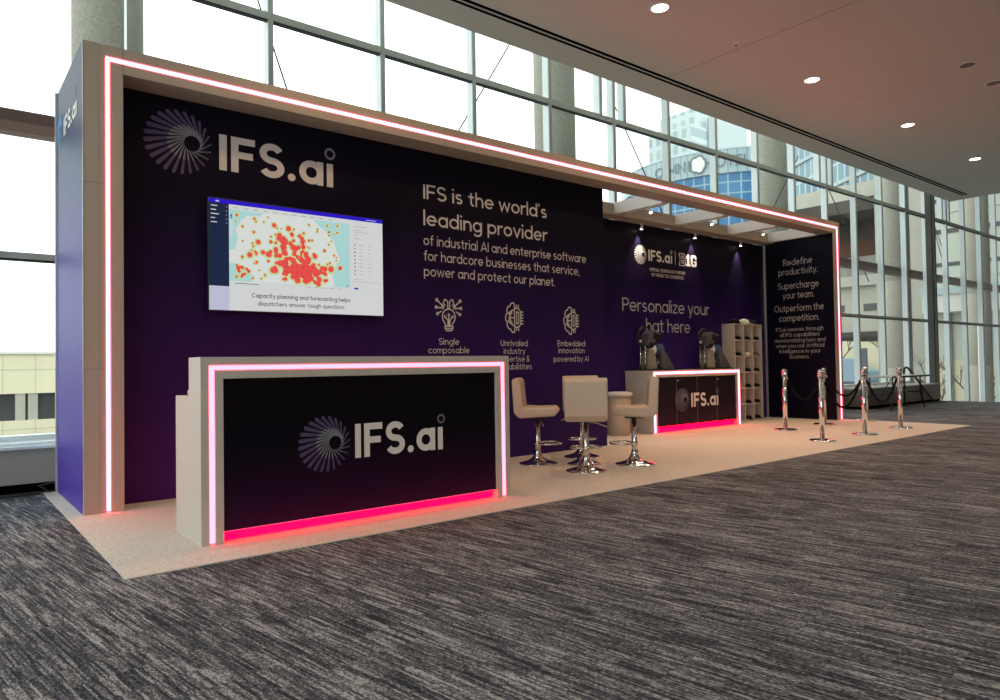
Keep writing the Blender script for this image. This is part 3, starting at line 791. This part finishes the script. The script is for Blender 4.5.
for x, w_, tg in ((7.35, 'left', (6.3, -1.0, 0)), (8.87, 'middle', (8.3, -1.0, 0)), (10.39, 'right', (10.2, -.9, 0))):
    spot((x, .55, 3.38), tg, 120, 85, .8, 'small spotlight under the %s canopy cross beam' % w_)

# ------------------------------------------------------------------ television
tv = empty('television', (0, 0, 0)); tag(tv, 'large flat television with a heat map, hung on the purple wall', 'television')
MB().box(.962, 2.680, .205, .235, 1.590, 2.580).build('bezel', black_pl, tv, bevel=.004)
MB().box(1.15, 2.5, .235, .262, 1.75, 2.42).build('back_housing', black_pl, tv)
MB().box(1.5, 2.15, .262, .2765, 1.9, 2.25).build('wall_bracket', black_metal, tv)
def em(n, c, s=1.22): return emit(n, lin(c), s)
scr_m = [em('px_white', (206, 208, 208)), em('px_blue', (36, 10, 190)), em('px_navy', (12, 32, 62)), em('px_lilac', (184, 186, 208)), em('px_cyan', (165, 208, 206)), em('px_land', (212, 216, 212)),
         em('px_yellow', (205, 205, 130)), em('px_green', (178, 212, 160)), em('px_red', (226, 78, 74)), em('px_ink', (50, 50, 78)), em('px_grey', (165, 166, 170)), em('px_line', (196, 198, 200))]
sm = MB(); lay = [0]
def rect(x0, x1, z0, z1, mi, ly):
    sm.m = mi; y = .2045-.0003*ly; sm.poly([(x0, y, z0), (x1, y, z0), (x1, y, z1), (x0, y, z1)])
A0, A1, B0, B1 = .972, 2.672, 1.600, 2.572
rect(A0, A1, B0, B1, 0, 0); rect(A0, A1, 2.535, B1, 1, 1); rect(A0, 1.143, 1.81, 2.535, 2, 1); rect(A0, 1.143, B0, 1.81, 3, 1)
rect(1.143, 2.305, 1.862, 2.492, 5, 1)
sm.m = 4; y = .2045-.0006
sm.poly([(x, y, z) for x, z in ((2.305, 1.862), (2.305, 2.492), (1.93, 2.492), (1.98, 2.44), (2.07, 2.38), (2.14, 2.30), (2.16, 2.22), (2.20, 2.14), (2.15, 2.06), (2.12, 1.97), (2.14, 1.90), (2.12, 1.862))])
sm.poly([(x, y, z) for x, z in ((1.143, 2.13), (1.20, 2.15), (1.22, 2.25), (1.20, 2.32), (1.25, 2.40), (1.30, 2.45), (1.42, 2.46), (1.45, 2.492), (1.143, 2.492))])
sm.poly([(x, y, z) for x, z in ((1.143, 1.862), (1.33, 1.862), (1.38, 1.90), (1.30, 1.96), (1.22, 2.02), (1.143, 2.02))])
rnd = random.Random(11); D = []
for _ in range(95): D.append((rnd.uniform(1.17, 2.18), rnd.uniform(1.89, 2.46), rnd.uniform(.008, .015), 0))
for _ in range(95): D.append((rnd.gauss(1.82, .10), rnd.gauss(1.985, .05), rnd.uniform(.016, .030), 1))
for _ in range(80): D.append((rnd.gauss(1.70, .11), rnd.gauss(2.17, .10), rnd.uniform(.012, .024), 1))
for _ in range(22): D.append((rnd.gauss(1.98, .12), rnd.gauss(2.05, .10), rnd.uniform(.012, .020), 1))
for _ in range(14): D.append((rnd.gauss(1.24, .06), rnd.gauss(1.97, .035), rnd.uniform(.010, .018), 1))
D = [d for d in D if 1.19 < d[0] < 2.24 and 1.875 < d[1] < 2.475]
pt = lambda ly: (lambda u, v: (u, .2045-.0003*ly, v))
sm.m = 7
for x, z, r, k in D: dots_poly(sm, x, z, r*1.7, pt(3), 12)
sm.m = 6
for x, z, r, k in D: dots_poly(sm, x, z, r*1.3, pt(4), 12)
sm.m = 8
for x, z, r, k in D: dots_poly(sm, x, z, r*(1.05 if k else .8), pt(5), 12)
sm.m = 9
for x, z, r, k in D[::7]: dots_poly(sm, x+.004, z-.004, .0045, pt(6), 6)
for k in range(11): rect(1.18+.09*k, 1.225+.09*k, 2.506, 2.514, 10, 2)
for k, wd in enumerate((.055, .045, .068, .035, .052)): rect(.99, .99+wd, 2.505-.036*k, 2.513-.036*k, 0, 2); rect(1.12, 1.126, 2.503-.036*k, 2.511-.036*k, 3, 2)
rect(1.03, 1.06, 2.545, 2.558, 3, 2); rect(2.49, 2.60, 2.549, 2.555, 3, 2)
rect(1.155, 1.172, 2.41, 2.45, 1, 2); rect(1.152, 1.176, 2.24, 2.40, 0, 2)
for k in range(9): rect(1.15, 2.66, 1.60+.03*k if k < 0 else 1.845, 1.847, 11, 1)
rect(1.19, 1.40, 1.838, 1.843, 9, 2)
for k in range(5): rect(1.85+.08*k, 1.90+.08*k, 1.842, 1.848, 10, 2)
for z, wd in ((2.475, .14), (2.44, .08), (2.42, .16), (2.39, .05), (2.355, .07)): rect(2.35, 2.35+wd, z-.003, z+.003, 10, 2)
for k in range(9):
    z = 2.29-.036*k; dots_poly(sm, 2.362, z, .006, pt(2), 8) if False else rect(2.355, 2.367, z-.006, z+.006, 9, 2)
    rect(2.41, 2.45, z-.003, z+.003, 10, 2); rect(2.51, 2.535, z-.003, z+.003, 10, 2)
rect(2.34, 2.452, 1.948, 1.953, 10, 2); rect(2.34, 2.64, 1.925, 1.929, 10, 2); rect(2.35, 2.395, 1.852, 1.868, 1, 2); rect(2.27, 2.285, 1.872, 1.888, 9, 2)
sm.m = 9
write(sm, 'Capacity planning and forecasting helps', 1.34, 1.722, .040, pt(2), width=.965, w=.105)
write(sm, 'dispatchers answer tough questions.', 1.393, 1.652, .038, pt(2), width=.855, w=.095)
sm.m = 0
sm.build('screen', scr_m, tv, fix=False)

# ------------------------------------------------------------------ reception counter
rc = empty('reception_counter', (0, 0, 0)); tag(rc, 'white reception desk with pink edge lighting and dark logo front, in the foreground', 'counter')
X0c, X1c, FY = .385, 2.822, -1.59
Z1 = 1.158
MB().box(X0c, X0c+.05, FY+.25, -1.03, RT, .88).build('side_panel', counter_white, rc)
MB().box(X1c-.05, X1c, FY+.25, -1.03, RT, .88).build('side_panel', counter_white, rc)
MB().box(X0c, X1c, FY+.25, -1.03, .88, .912).build('worktop', counter_white, rc, bevel=.003)
fr = MB()
a0, a1 = .053, .080     # strip channel from the outer edge
iw = .135
fr.box(X0c, X0c+a0-.004, FY, FY+.25, RT, Z1); fr.box(X0c+a1+.004, X0c+iw, FY, FY+.25, RT, Z1-a1-.004); fr.box(X0c+a0-.004, X0c+a1+.004, FY+.014, FY+.25, RT, Z1-a0+.004)
fr.box(X1c-a0+.004, X1c, FY, FY+.25, RT, Z1); fr.box(X1c-iw, X1c-a1-.004, FY, FY+.25, RT, Z1-a1-.004); fr.box(X1c-a1-.004, X1c-a0+.004, FY+.014, FY+.25, RT, Z1-a0+.004)
fr.box(X0c+a0-.004, X1c-a0+.004, FY, FY+.25, Z1-a0+.004, Z1); fr.box(X0c+iw, X1c-iw, FY, FY+.25, Z1-iw, Z1-a1-.004); fr.box(X0c+a1+.004, X1c-a1-.004, FY+.014, FY+.25, Z1-a1-.004, Z1-a0+.004)
fr.build('front_frame', counter_white, rc)
ls = MB()
ls.box(X0c+a0, X0c+a1, FY-.003, FY+.012, RT+.012, Z1-a0); ls.box(X1c-a1, X1c-a0, FY-.003, FY+.012, RT+.012, Z1-a0); ls.box(X0c+a1, X1c-a1, FY-.003, FY+.012, Z1-a1, Z1-a0)
ls.build('light_strip', strip2_m, rc)
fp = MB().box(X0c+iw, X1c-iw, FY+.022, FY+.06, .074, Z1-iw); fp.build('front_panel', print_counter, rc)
MB().box(X0c+iw, X1c-iw, FY+.018, FY+.026, .070, .075).build('panel_lip', emit('panel_lip_glow', (1., .12, .26), 1.), rc)  # the lip is no lamp; its pink glow is put in as emission
MB().box(X0c+iw, X1c-iw, FY+.07, FY+.09, RT, .074).build('toe_light', toe_m, rc)
put = on_y(FY+.020)
lg = MB()
spiral(lg, 1.199, .561, .191, put, 1, 2)
lg.m = 0; write(lg, 'IFS.aı', 1.428, .444, .239, put, width=.742, w=.135, track=.075)
lg.m = 2; ring2(lg, 2.156, .678, .029, .006, put)
lg.build('front_logo', [ink_pure, ink_violet, ink_grey], rc, fix=False)
bl = MB().lathe([(.005, 0), (.032, .004), (.034, .03), (.024, .045), (.0, .05)], 18, (.43, -1.27, .912), caps=False)
tag(bl.build('desk_object', leather), 'small rounded beige object on the low desk top at left', 'desk object')

# ------------------------------------------------------------------ hat counter
hc = empty('hat_counter', (0, 0, 0)); tag(hc, 'white counter with pink edge light and dark logo doors, below the hat machines', 'counter')
X0h, X1h, GY = 7.635, 9.985, .80
Z2 = .965
MB().box(X0h, X0h+.04, GY+.12, 1.34, RT, Z2-.03).build('side_panel', counter_white, hc)
MB().box(X1h-.04, X1h, GY+.12, 1.34, RT, Z2-.03).build('side_panel', counter_white, hc)
MB().box(X0h, X1h, GY+.12, 1.35, Z2-.03, Z2).build('worktop', counter_white, hc)
fr = MB(); a0, a1, iw = .022, .058, .105
fr.box(X0h, X0h+a0, GY, GY+.12, RT, Z2); fr.box(X0h+a1, X0h+iw, GY, GY+.12, RT, Z2-a1); fr.box(X0h+a0, X0h+a1, GY+.012, GY+.12, RT, Z2-a0)
fr.box(X1h-a0, X1h, GY, GY+.12, RT, Z2); fr.box(X1h-iw, X1h-a1, GY, GY+.12, RT, Z2-a1); fr.box(X1h-a1, X1h-a0, GY+.012, GY+.12, RT, Z2-a0)
fr.box(X0h+a0, X1h-a0, GY, GY+.12, Z2-a0, Z2); fr.box(X0h+iw, X1h-iw, GY, GY+.12, Z2-iw, Z2-a1); fr.box(X0h+a1, X1h-a1, GY+.012, GY+.12, Z2-a1, Z2-a0)
fr.build('front_frame', counter_white, hc)
ls = MB()
ls.box(X0h+a0, X0h+a1, GY-.003, GY+.012, RT+.01, Z2-a0); ls.box(X1h-a1, X1h-a0, GY-.003, GY+.012, RT+.01, Z2-a0); ls.box(X0h+a1, X1h-a1, GY-.003, GY+.012, Z2-a1, Z2-a0)
ls.build('light_strip', strip_m, hc)
xd = [X0h+iw, 8.24, 8.78, 9.32, X1h-iw]
for i in range(4):
    d = MB().box(xd[i]+.005, xd[i+1]-.005, GY+.022, GY+.045, .10, Z2-iw-.004).build('door', print_cab, hc)
    if i in (1, 3): MB().lathe([(.011, 0), (.011, .008)], 12, M=Matrix.Translation((xd[i]+.04, GY+.022, .80)) @ Matrix.Rotation(PI/2, 4, 'X')).build('lock', alu, d)
gap_tan = pbr('door_gap_tan', (.20, .14, .10), .6)
for x in xd[1:4]: MB().box(x-.0048, x+.0048, GY+.021, GY+.045, .10, Z2-iw-.004).build('door_edge', gap_tan, hc)
MB().box(X0h+iw, X1h-iw, GY+.07, GY+.09, RT, .10).build('toe_light', toe_m, hc)
put = on_y(GY+.0195)
lg = MB(); spiral(lg, 8.385, .49, .19, put, 1, 2)
lg.m = 0; write(lg, 'IFS.aı', 8.612, .368, .225, put, width=.745, w=.135, track=.075)
lg.m = 2; ring2(lg, 9.333, .60, .030, .007, put)
lg.build('door_logo', [ink_pure, pbr('ink_slate', (.13, .13, .18), .6), ink_grey], hc, fix=False)

# ------------------------------------------------------------------ hat heat presses
def heat_press():
    t = empty('heat_press')
    MB().box(-.30, .33, -.15, .15, 0, .02).build('base_plate', black_metal, t, bevel=.004)
    MB().prism([(-.20, .02), (-.02, .02), (-.035, .20), (-.07, .33), (-.17, .33), (-.19, .18)], -.10, .10, lambda a, b, d: (a, d, b)).build('column', tan_metal, t, bevel=.012)
    MB().tube([(-.22, -.06, .02), (-.215, -.06, .40)], .014, 10).tube([(-.22, .06, .02), (-.215, .06, .40)], .014, 10).build('guide_rod', chrome, t)
    MB().prism([(.08, .02), (.33, .02), (.14, .30), (.05, .31), (.06, .18)], -.10, .10, lambda a, b, d: (a, d, b)).build('control_box', grey_metal, t, bevel=.01)
    q = MB(); M_ = Matrix.Translation((.225, 0, .175)) @ Matrix.Rotation(math.radians(55.8), 4, 'Y')
    q.box(-.12, .12, -.085, .085, -.004, .006, M_); cp = q.build('control_panel', tan_metal, t)
    MB().box(-.05, .02, -.05, .05, .006, .009, M_).build('display', black_pl, cp)
    MB().box(.05, .08, -.05, .05, .006, .010, M_).build('keypad', black_pl, cp)
    q = MB().lathe([(.075, -.12), (.082, -.10), (.082, .10), (.07, .13)], 22, M=Matrix.Translation((.005, 0, .335)) @ Matrix.Rotation(PI/2, 4, 'Y')); q.build('cap_form', white_paint, t)
    q = MB().lathe([(.084, -.02), (.086, .0), (.086, .115), (.075, .135)], 22, M=Matrix.Translation((.01, 0, .335)) @ Matrix.Rotation(PI/2, 4, 'Y')); q.build('cap_panel', cap_blue, t)
    q = MB(); M_ = Matrix.Translation((-.09, 0, .50)) @ Matrix.Rotation(math.radians(18), 4, 'Y')
    q.prism([(-.09, -.13), (.02, -.13), (.08, .02), (.13, .06), (.13, .13), (-.05, .13), (-.09, .05)], -.10, .10, lambda a, b, d: tuple(M_ @ Vector((a, d, b)))).build('press_head', grey_metal, t, bevel=.01)
    MB().box(-.01, .135, -.102, .102, .0, .10, M_).build('heat_platen', black_metal, t)
    MB().lathe([(.03, -.12), (.045, -.12), (.045, .12), (.03, .12)], 16, M=Matrix.Translation((-.13, 0, .40)) @ Matrix.Rotation(PI/2, 4, 'X')).build('pivot', black_metal, t)
    MB().tube([(-.13, 0, .38), (-.24, 0, .40), (-.30, 0, .50), (-.29, 0, .62), (-.20, 0, .68)], .022, 10).tube([(-.20, -.07, .68), (-.20, .07, .68)], .02, 10).build('lever', black_pl, t)
    MB().lathe([(.0, 0), (.022, .0), (.022, .02), (.012, .028), (.0, .028)], 16, M=Matrix.Translation((-.29, -.03, .46)) @ Matrix.Rotation(PI/2, 4, 'X'), caps=False).build('knob', alu, t)
    MB().tube([(.0, -.03, .05), (.03, -.03, .08), (.07, -.03, .2), (.03, -.03, .11), (-.02, -.03, .09)], .007, 6).build('spring_wire', chrome, t)
    return t
h1 = heat_press(); h1.location = (8.03, 1.08, Z2+.001); tag(h1, 'hat heat press machine on the left end of the hat counter', 'heat press', 'hat heat presses')
h2 = copy_tree(h1); h2.location = (9.60, 1.08, Z2+.001); tag(h2, 'hat heat press machine on the right end of the hat counter, beside the cubby shelf', 'heat press', 'hat heat presses')
# slight turn so they face down the counter
for h_ in (h1, h2): h_.rotation_euler = (0, 0, math.radians(-14))

# ------------------------------------------------------------------ cubby shelf and caps
cs = empty('cubby_shelf', (0, 0, 0)); tag(cs, 'tall cream cubby shelf, three columns by six rows, at the recess corner', 'shelf')
QX0, QX1, QY0, QY1, QZ = 10.31, 11.21, 1.10, 1.355, 1.775
tk = .022
MB().box(QX0, QX0+tk, QY0, QY1, RT, QZ).box(QX1-tk, QX1, QY0, QY1, RT, QZ).build('side_panel', shelf_m, cs)
MB().box(QX0+tk, QX1-tk, QY1-.01, QY1, RT, QZ).build('back_panel', shelf_m, cs)
MB().box(QX0+tk, QX1-tk, QY0, QY1-.01, QZ-tk, QZ).build('top_panel', shelf_m, cs)
cw = (QX1-QX0-2*tk-2*tk)/3; rh = (QZ-RT-tk)/6
for k in range(6): MB().box(QX0+tk, QX1-tk, QY0+.002, QY1-.01, RT+k*rh, RT+k*rh+tk).build('shelf_board', shelf_m, cs)
for k in (1, 2):
    x = QX0+tk+k*cw+(k-1)*tk; MB().box(x, x+tk, QY0+.001, QY1-.01, RT+tk, QZ-tk).build('divider', shelf_m, cs)
def cap(mat):
    t = empty('baseball_cap')
    prof = [(.095, 0), (.098, .03), (.090, .07), (.066, .10), (.03, .116), (.0, .12)]
    MB().lathe(prof, 20, caps=False).build('crown', mat, t)
    q = MB(); b = []
    for k in range(13):
        a = math.radians(-62+124*k/12); b.append((.095*math.cos(a)+.0, .095*math.sin(a)))
    o_ = []
    for k in range(13):
        a = math.radians(-62+124*k/12); o_.append((.06+.115*math.cos(a), .098*math.sin(a)))
    for k in range(12):
        q.smooth = True
        def zz(p): return .012-.9*p[1]**2
        q.poly([(*b[k], zz(b[k])), (*o_[k], zz(o_[k])), (*o_[k+1], zz(o_[k+1])), (*b[k+1], zz(b[k+1]))])
        q.poly([(*b[k+1], zz(b[k+1])-.004), (*o_[k+1], zz(o_[k+1])-.004), (*o_[k], zz(o_[k])-.004), (*b[k], zz(b[k])-.004)])
    q.build('brim', mat, t, fix=False)
    MB().lathe([(.008, .118), (.008, .124)], 8).build('button', mat, t)
    return t
protos = {}
def put_cap(kind, loc, rz, label, sc=1.):
    if kind not in protos:
        t = protos[kind] = cap({'black': cap_black, 'white': cap_white, 'grey': cap_grey, 'blue': cap_blue}[kind])
    else: t = copy_tree(protos[kind])
    t.location = loc; t.rotation_euler = (0, 0, rz); t.scale = (sc, sc, sc*.78)
    tag(t, label, 'cap', 'caps at the cubby shelf')
def cell(r, c_): return (QX0+tk+c_*(cw+tk)+cw/2+.045, QY0+.068, QZ-tk-(r+1)*rh+tk+.006)
cn = ['left', 'middle', 'right']; rn = ['top row', 'second row', 'third row', 'fourth row', 'fifth row', 'bottom row']
for r, c_, kd in ((0, 0, 'black'), (0, 1, 'black'), (0, 2, 'black'), (1, 0, 'black'), (1, 1, 'white'), (1, 2, 'grey'), (2, 1, 'black'), (2, 2, 'black'), (3, 1, 'black'), (3, 2, 'black'), (4, 1, 'black'), (4, 2, 'black'), (5, 1, 'black'), (5, 2, 'black')):
    x, y, z = cell(r, c_)
    put_cap(kd, (x, y, z), -PI/2+random.uniform(-.3, .3), '%s baseball cap in the %s %s cubby of the cream shelf' % ({'black': 'dark', 'white': 'white', 'grey': 'grey blue'}[kd], rn[r], cn[c_]), .68)
put_cap('black', (10.47, 1.20, QZ+.004), -2.2, 'black cap at the left on top of the cubby shelf')
put_cap('white', (10.76, 1.19, QZ+.004), -1.0, 'white cap in the middle on top of the cubby shelf')
put_cap('black', (11.05, 1.20, QZ+.004), -.7, 'black cap at the right on top of the cubby shelf')

# waste bin by the counter
wbn = empty('waste_bin', (7.22, 1.13, RT)); tag(wbn, 'cream round bin with an overhanging lid beside the hat counter', 'bin')
MB().lathe([(.165, 0), (.17, .01), (.19, .585), (.18, .585)], 32).build('body', leather, wbn)
MB().lathe([(.18, .585), (.21, .59), (.215, .61), (.21, .635), (.13, .65), (.0, .652)], 32, caps=False).build('lid', white_paint, wbn)

# ------------------------------------------------------------------ bar stools
def stool():
    t = empty('bar_stool')                       # +X is where the sitter faces
    W = .208
    seat = [(-.21, .515), (-.16, .505), (.19, .525), (.225, .545), (.235, .58), (.222, .61), (.19, .625), (.0, .622), (-.12, .630), (-.20, .61)]
    MB().prism(seat, -W, W, lambda a, b, d: (a, d, b)).build('seat', leather, t, bevel=.028, seg=4)
    back = [(-.235, .565), (-.205, .525), (-.165, .52), (-.135, .56), (-.135, .62), (-.160, .90), (-.178, .928), (-.205, .938), (-.238, .930), (-.255, .90)]
    MB().prism(back, -W-.004, W+.004, lambda a, b, d: (a, d, b)).build('backrest', leather, t, bevel=.026, seg=4)
    m = MB().box(-.10, .10, -.09, .09, .495, .512); m.build('seat_plate', black_metal, t)
    MB().lathe([(.030, .055), (.030, .31), (.026, .315), (.026, .50)], 20).build('post', chrome, t)
    MB().lathe([(.208, 0), (.210, .006), (.200, .012), (.15, .024), (.10, .040), (.065, .065), (.045, .10), (.036, .13), (.033, .155)], 40).build('base', chrome, t)
    ring = [(.135+.125*math.cos(2*PI*k/28), .125*math.sin(2*PI*k/28)*1.25, .225) for k in range(28)]
    m = MB().tube(ring, .011, 8, closed=True).lathe([(.036, .205), (.036, .245)], 16); m.build('footrest', chrome, t)
    MB().tube([(.02, -.02, .49), (.05, -.12, .475), (.07, -.20, .44), (.08, -.235, .43)], .006, 6).build('lever', chrome, t)
    return t
p = stool()
C0 = (4.60, -.70)
sts = (((4.262, -.33), math.radians(-47), 'cream leatherette bar stool facing right, nearest the reception desk'),
       ((4.245, -1.075), math.radians(46), 'cream leatherette bar stool with its back to us, in front'),
       ((4.955, -1.10), math.radians(133), 'cream leatherette bar stool facing left, in front of the bin'),
       ((5.00, -.27), math.radians(226), 'cream leatherette bar stool mostly hidden behind the front stool'))
for i, ((x, y), rz, lb) in enumerate(sts):
    o = p if i == 0 else copy_tree(p)
    o.location = (x, y, RT); o.rotation_euler = (0, 0, rz); tag(o, lb, 'stool', 'bar stools around the bistro table')
tb = empty('bistro_table', (4.60, -.70, RT)); tag(tb, 'small round bistro table on a chrome trumpet base, hidden amid the stools', 'table')
MB().lathe([(.19, 0), (.19, .006), (.14, .022), (.09, .045), (.05, .085), (.036, .14)], 36).build('base', chrome, tb)
MB().lathe([(.028, .13), (.028, .70)], 18).build('post', chrome, tb)
MB().lathe([(.10, .70), (.20, .705), (.205, .715), (.20, .728), (0, .73)], 36, caps=False).build('tabletop', white_paint, tb)

# ------------------------------------------------------------------ stanchions and ropes
def stanchion():
    t = empty('rope_stanchion')
    MB().lathe([(.172, 0), (.174, .006), (.172, .016), (.15, .024), (.06, .03), (.036, .034)], 40).build('base', chrome, t)
    MB().lathe([(.0315, .03), (.0315, .86)], 24).build('post', chrome, t)
    m = MB().lathe([(.033, .86), (.046, .865), (.046, .875), (.033, .88), (.030, .885), (.033, .895), (.040, .90), (.042, .925), (.038, .945), (.026, .953), (.0, .956)], 24, caps=False)
    m.build('cap', chrome, t)
    m = MB()
    for s in (-1, 1):
        m.tube([(s*.034, 0, .868), (s*.06, 0, .868), (s*.068, 0, .855), (s*.06, 0, .842), (s*.045, 0, .842)], .006, 6)
    m.build('rope_hook', chrome, t)
    return t
ps = stanchion()
SP = {'a': (9.47, -.30), 'c': (10.77, -.27), 'g': (12.0, -.42), 'b': (8.37, -1.43), 'd': (9.57, -1.455), 'e': (10.91, -1.41)}
SL = {'a': 'chrome rope stanchion, left end of the back row by the return wall', 'c': 'chrome rope stanchion, middle of the back row, before the return wall',
      'g': 'chrome rope stanchion at the right end of the back row, mostly hidden', 'b': 'chrome rope stanchion at the left end of the front row',
      'd': 'chrome rope stanchion in the middle of the front row', 'e': 'chrome rope stanchion at the right end of the front row, near the rug corner'}
for i, k in enumerate('acgbde'):
    o = ps if i == 0 else copy_tree(ps)
    o.location = (*SP[k], RT); tag(o, SL[k], 'stanchion', 'chrome rope stanchions')
def rope(k1, k2, sag, label):
    a = Vector((*SP[k1], RT+.842)); b = Vector((*SP[k2], RT+.842)); d = (b-a).normalized(); a = a+d*.062; b = b-d*.062
    t = empty('barrier_rope', a); tag(t, label, 'rope', 'black barrier ropes')
    pts = []
    for i in range(25):
        s = i/24; q = a.lerp(b, s)-a; q.z = -sag*(1-(2*s-1)**2)*(.85+.15*(1-(2*s-1)**2)) - .02*min(1, s*12, (1-s)*12); pts.append(q)
    MB().tube(pts[1:-1], .017, 10).build('cord', rope_m, t)
    m = MB().tube([pts[0], pts[1]], .010, 8).tube([pts[-2], pts[-1]], .010, 8); m.build('end_hook', chrome, t)
rope('a', 'c', .37, 'black velvet rope across the dark return wall, back row left span')
rope('c', 'g', .36, 'black velvet rope passing before the lit right post, back row right span')
rope('b', 'd', .40, 'black velvet rope of the front row, left span, hanging lowest')
rope('d', 'e', .38, 'black velvet rope of the front row, right span, before the folding table')

# ------------------------------------------------------------------ far right: folding table, handrails
ft = empty('folding_table', (15.5, .48, 0)); tag(ft, 'pale folding table with thin dark legs beyond the rope barrier', 'table')
MB().box(-.95, .95, -.32, .34, .70, .735).build('tabletop', pbr('table_grey', (.52, .50, .47), .5), ft, bevel=.008)
MB().box(-.96, .96, -.33, -.315, .695, .735).box(.95, .965, -.33, .35, .70, .735).build('table_edge', black_pl, ft)
for sx in (-1, 1):
    for sy in (-.22, .24):
        MB().tube([(sx*.72, sy, .70), (sx*.70, sy, .35), (sx*.86, sy*1.1, .12), (sx*.86, sy*1.1, 0)], .014, 8).build('leg', black_metal, ft)
    MB().tube([(sx*.70, -.22, .36), (sx*.70, .24, .36)], .012, 8).tube([(sx*.70, 0, .36), (sx*.2, 0, .68)], .010, 8).build('brace', black_metal, ft)
hr = empty('handrail', (16.95, .875, 0)); tag(hr, 'black tubular handrail sloping down to the floor behind the folding table', 'handrail')
MB().tube([(.0, 0, .78), (.02, 0, .86), (.10, 0, .89), (.22, 0, .88), (.32, 0, .83), (1.75, 0, .02)], .025, 10).build('rail', black_metal, hr)
MB().tube([(0, 0, 0), (0, 0, .79)], .022, 10).build('post', black_metal, hr)
MB().tube([(1.02, 0, 0), (1.02, 0, .43)], .022, 10).build('post', black_metal, hr)
h3 = empty('handrail', (19.3, -.42, 0)); tag(h3, 'black rounded handrail end cut by the right picture edge', 'handrail')
MB().tube([(0, 0, 0), (0, 0, .80), (.03, -.03, .90), (.09, -.12, .93), (.3, -.5, .93)], .03, 10).build('rail', black_metal, h3)
# loose cables on the carpet by the sill
for pts, lb in (([(-1.6, 1.30, .01), (-.6, 1.36, .01), (-.15, 1.36, .01), (-.08, 1.40, .03), (-.14, 1.44, .07), (-.02, 1.46, .085), (.02, 1.45, .06)], 'grey cable curling up behind the booth left edge'),
                ([(-1.6, 1.42, .01), (-.5, 1.44, .01), (-.1, 1.45, .012), (.0, 1.45, .012)], 'dark cable lying straight along the black wall base')):
    tag(MB().tube(pts, .008, 8).build('floor_cable', cable_m), lb, 'cable', 'loose cables by the sill')

# ------------------------------------------------------------------ ceiling lamps
def downlight(x, y, label, on=True, power=60, col=(1, .63, .34)):
    t = empty('ceiling_light', (x, y, CZ)); tag(t, label, 'ceiling light', 'round recessed ceiling lights')
    MB().lathe([(.095, .0), (.095, -.006), (.115, -.006), (.115, .0)], 32, caps=False).build('trim_ring', white_paint, t)
    MB().lathe([(.095, -.004), (.0, -.004)], 32, caps=False).build('lens', lamp_disc if on else brown_beam, t)
    if on:
        ld = bpy.data.lights.new('lamp_beam', 'SPOT'); ld.energy = power; ld.spot_size = math.radians(150); ld.spot_blend = .8; ld.color = col; ld.shadow_soft_size = .09
        lo = bpy.data.objects.new('beam', ld); COL.objects.link(lo); lo.parent = t; lo.location = (0, 0, -.02)
PW = 170
for (x, y), lb in zip(((5.49, -1.14), (8.87, -1.165), (12.085, -1.195), (15.41, -1.17)), ('largest lit round ceiling light, nearest the picture top', 'second lit round ceiling light along the row', 'third lit round ceiling light along the row', 'farthest lit round ceiling light, near the right picture edge')):
    downlight(x, y, lb, power=PW)
# unseen lamp grid added over the hall to light carpet and booth front
ordn = ['first', 'second', 'third', 'fourth', 'fifth', 'sixth']
for j, y in enumerate((-4.6, -8.0, -11.4)):
    for i in range(5):
        downlight(2.1+3.35*i, y, 'added unseen ceiling light over the hall carpet, %s row behind, %s from the left' % (ordn[j], ordn[i]), power=95, col=(1, .84, .68))
downlight(2.14, -1.12, 'added unseen ceiling light above the reception desk', power=PW)  # unseen lamp added at the left end of the row for more light
downlight(10.10, -2.71, 'unlit dark round ceiling light, left of the two', False)
downlight(11.14, -2.72, 'unlit dark round ceiling light, right of the two', False)
for x, y, lb in ((6.96, -1.165, 'tiny ceiling sprinkler beside the ceiling joint'), (10.39, -1.2, 'tiny ceiling sprinkler between the second and third lights'), (13.63, -1.23, 'tiny ceiling sprinkler between the third and farthest lights')):
    t = empty('sprinkler', (x, y, CZ)); tag(t, lb, 'sprinkler', 'ceiling sprinklers')
    MB().lathe([(.035, -.004), (.035, 0)], 16).build('plate', white_paint, t)
    MB().lathe([(.006, -.03), (.006, -.004)], 10).lathe([(.018, -.032), (.018, -.03)], 12).build('nozzle', chrome, t)

# ------------------------------------------------------------------ daylight, camera, view
w = bpy.data.worlds.new('overcast'); SC.world = w; w.use_nodes = True
bg = w.node_tree.nodes['Background']; bg.inputs[0].default_value = (.93, 1.0, .985, 1); bg.inputs[1].default_value = 2.6

cam = bpy.data.cameras.new('camera'); co = bpy.data.objects.new('camera', cam); COL.objects.link(co); SC.camera = co
cam.sensor_width = 36; cam.lens = 704.98/1000*36; cam.clip_end = 600
yaw, pit, rol = math.radians(38.93937), math.radians(1.29788), math.radians(-.89695)
f = Vector((math.sin(yaw)*math.cos(pit), math.cos(yaw)*math.cos(pit), math.sin(pit)))
r = Vector((math.cos(yaw), -math.sin(yaw), 0)); u = r.cross(f)
c_, s_ = math.cos(rol), math.sin(rol)
r2 = c_*r+s_*u; u2 = -s_*r+c_*u
M3 = Matrix((r2, u2, -f)).transposed()
co.matrix_world = Matrix.Translation((-.89358, -6.07802, 1.07481)) @ M3.to_4x4()
vs = SC.view_settings; vs.view_transform = 'Standard'; vs.look = 'None'; vs.exposure = -.3; vs.gamma = 1.; vs.use_curve_mapping = False
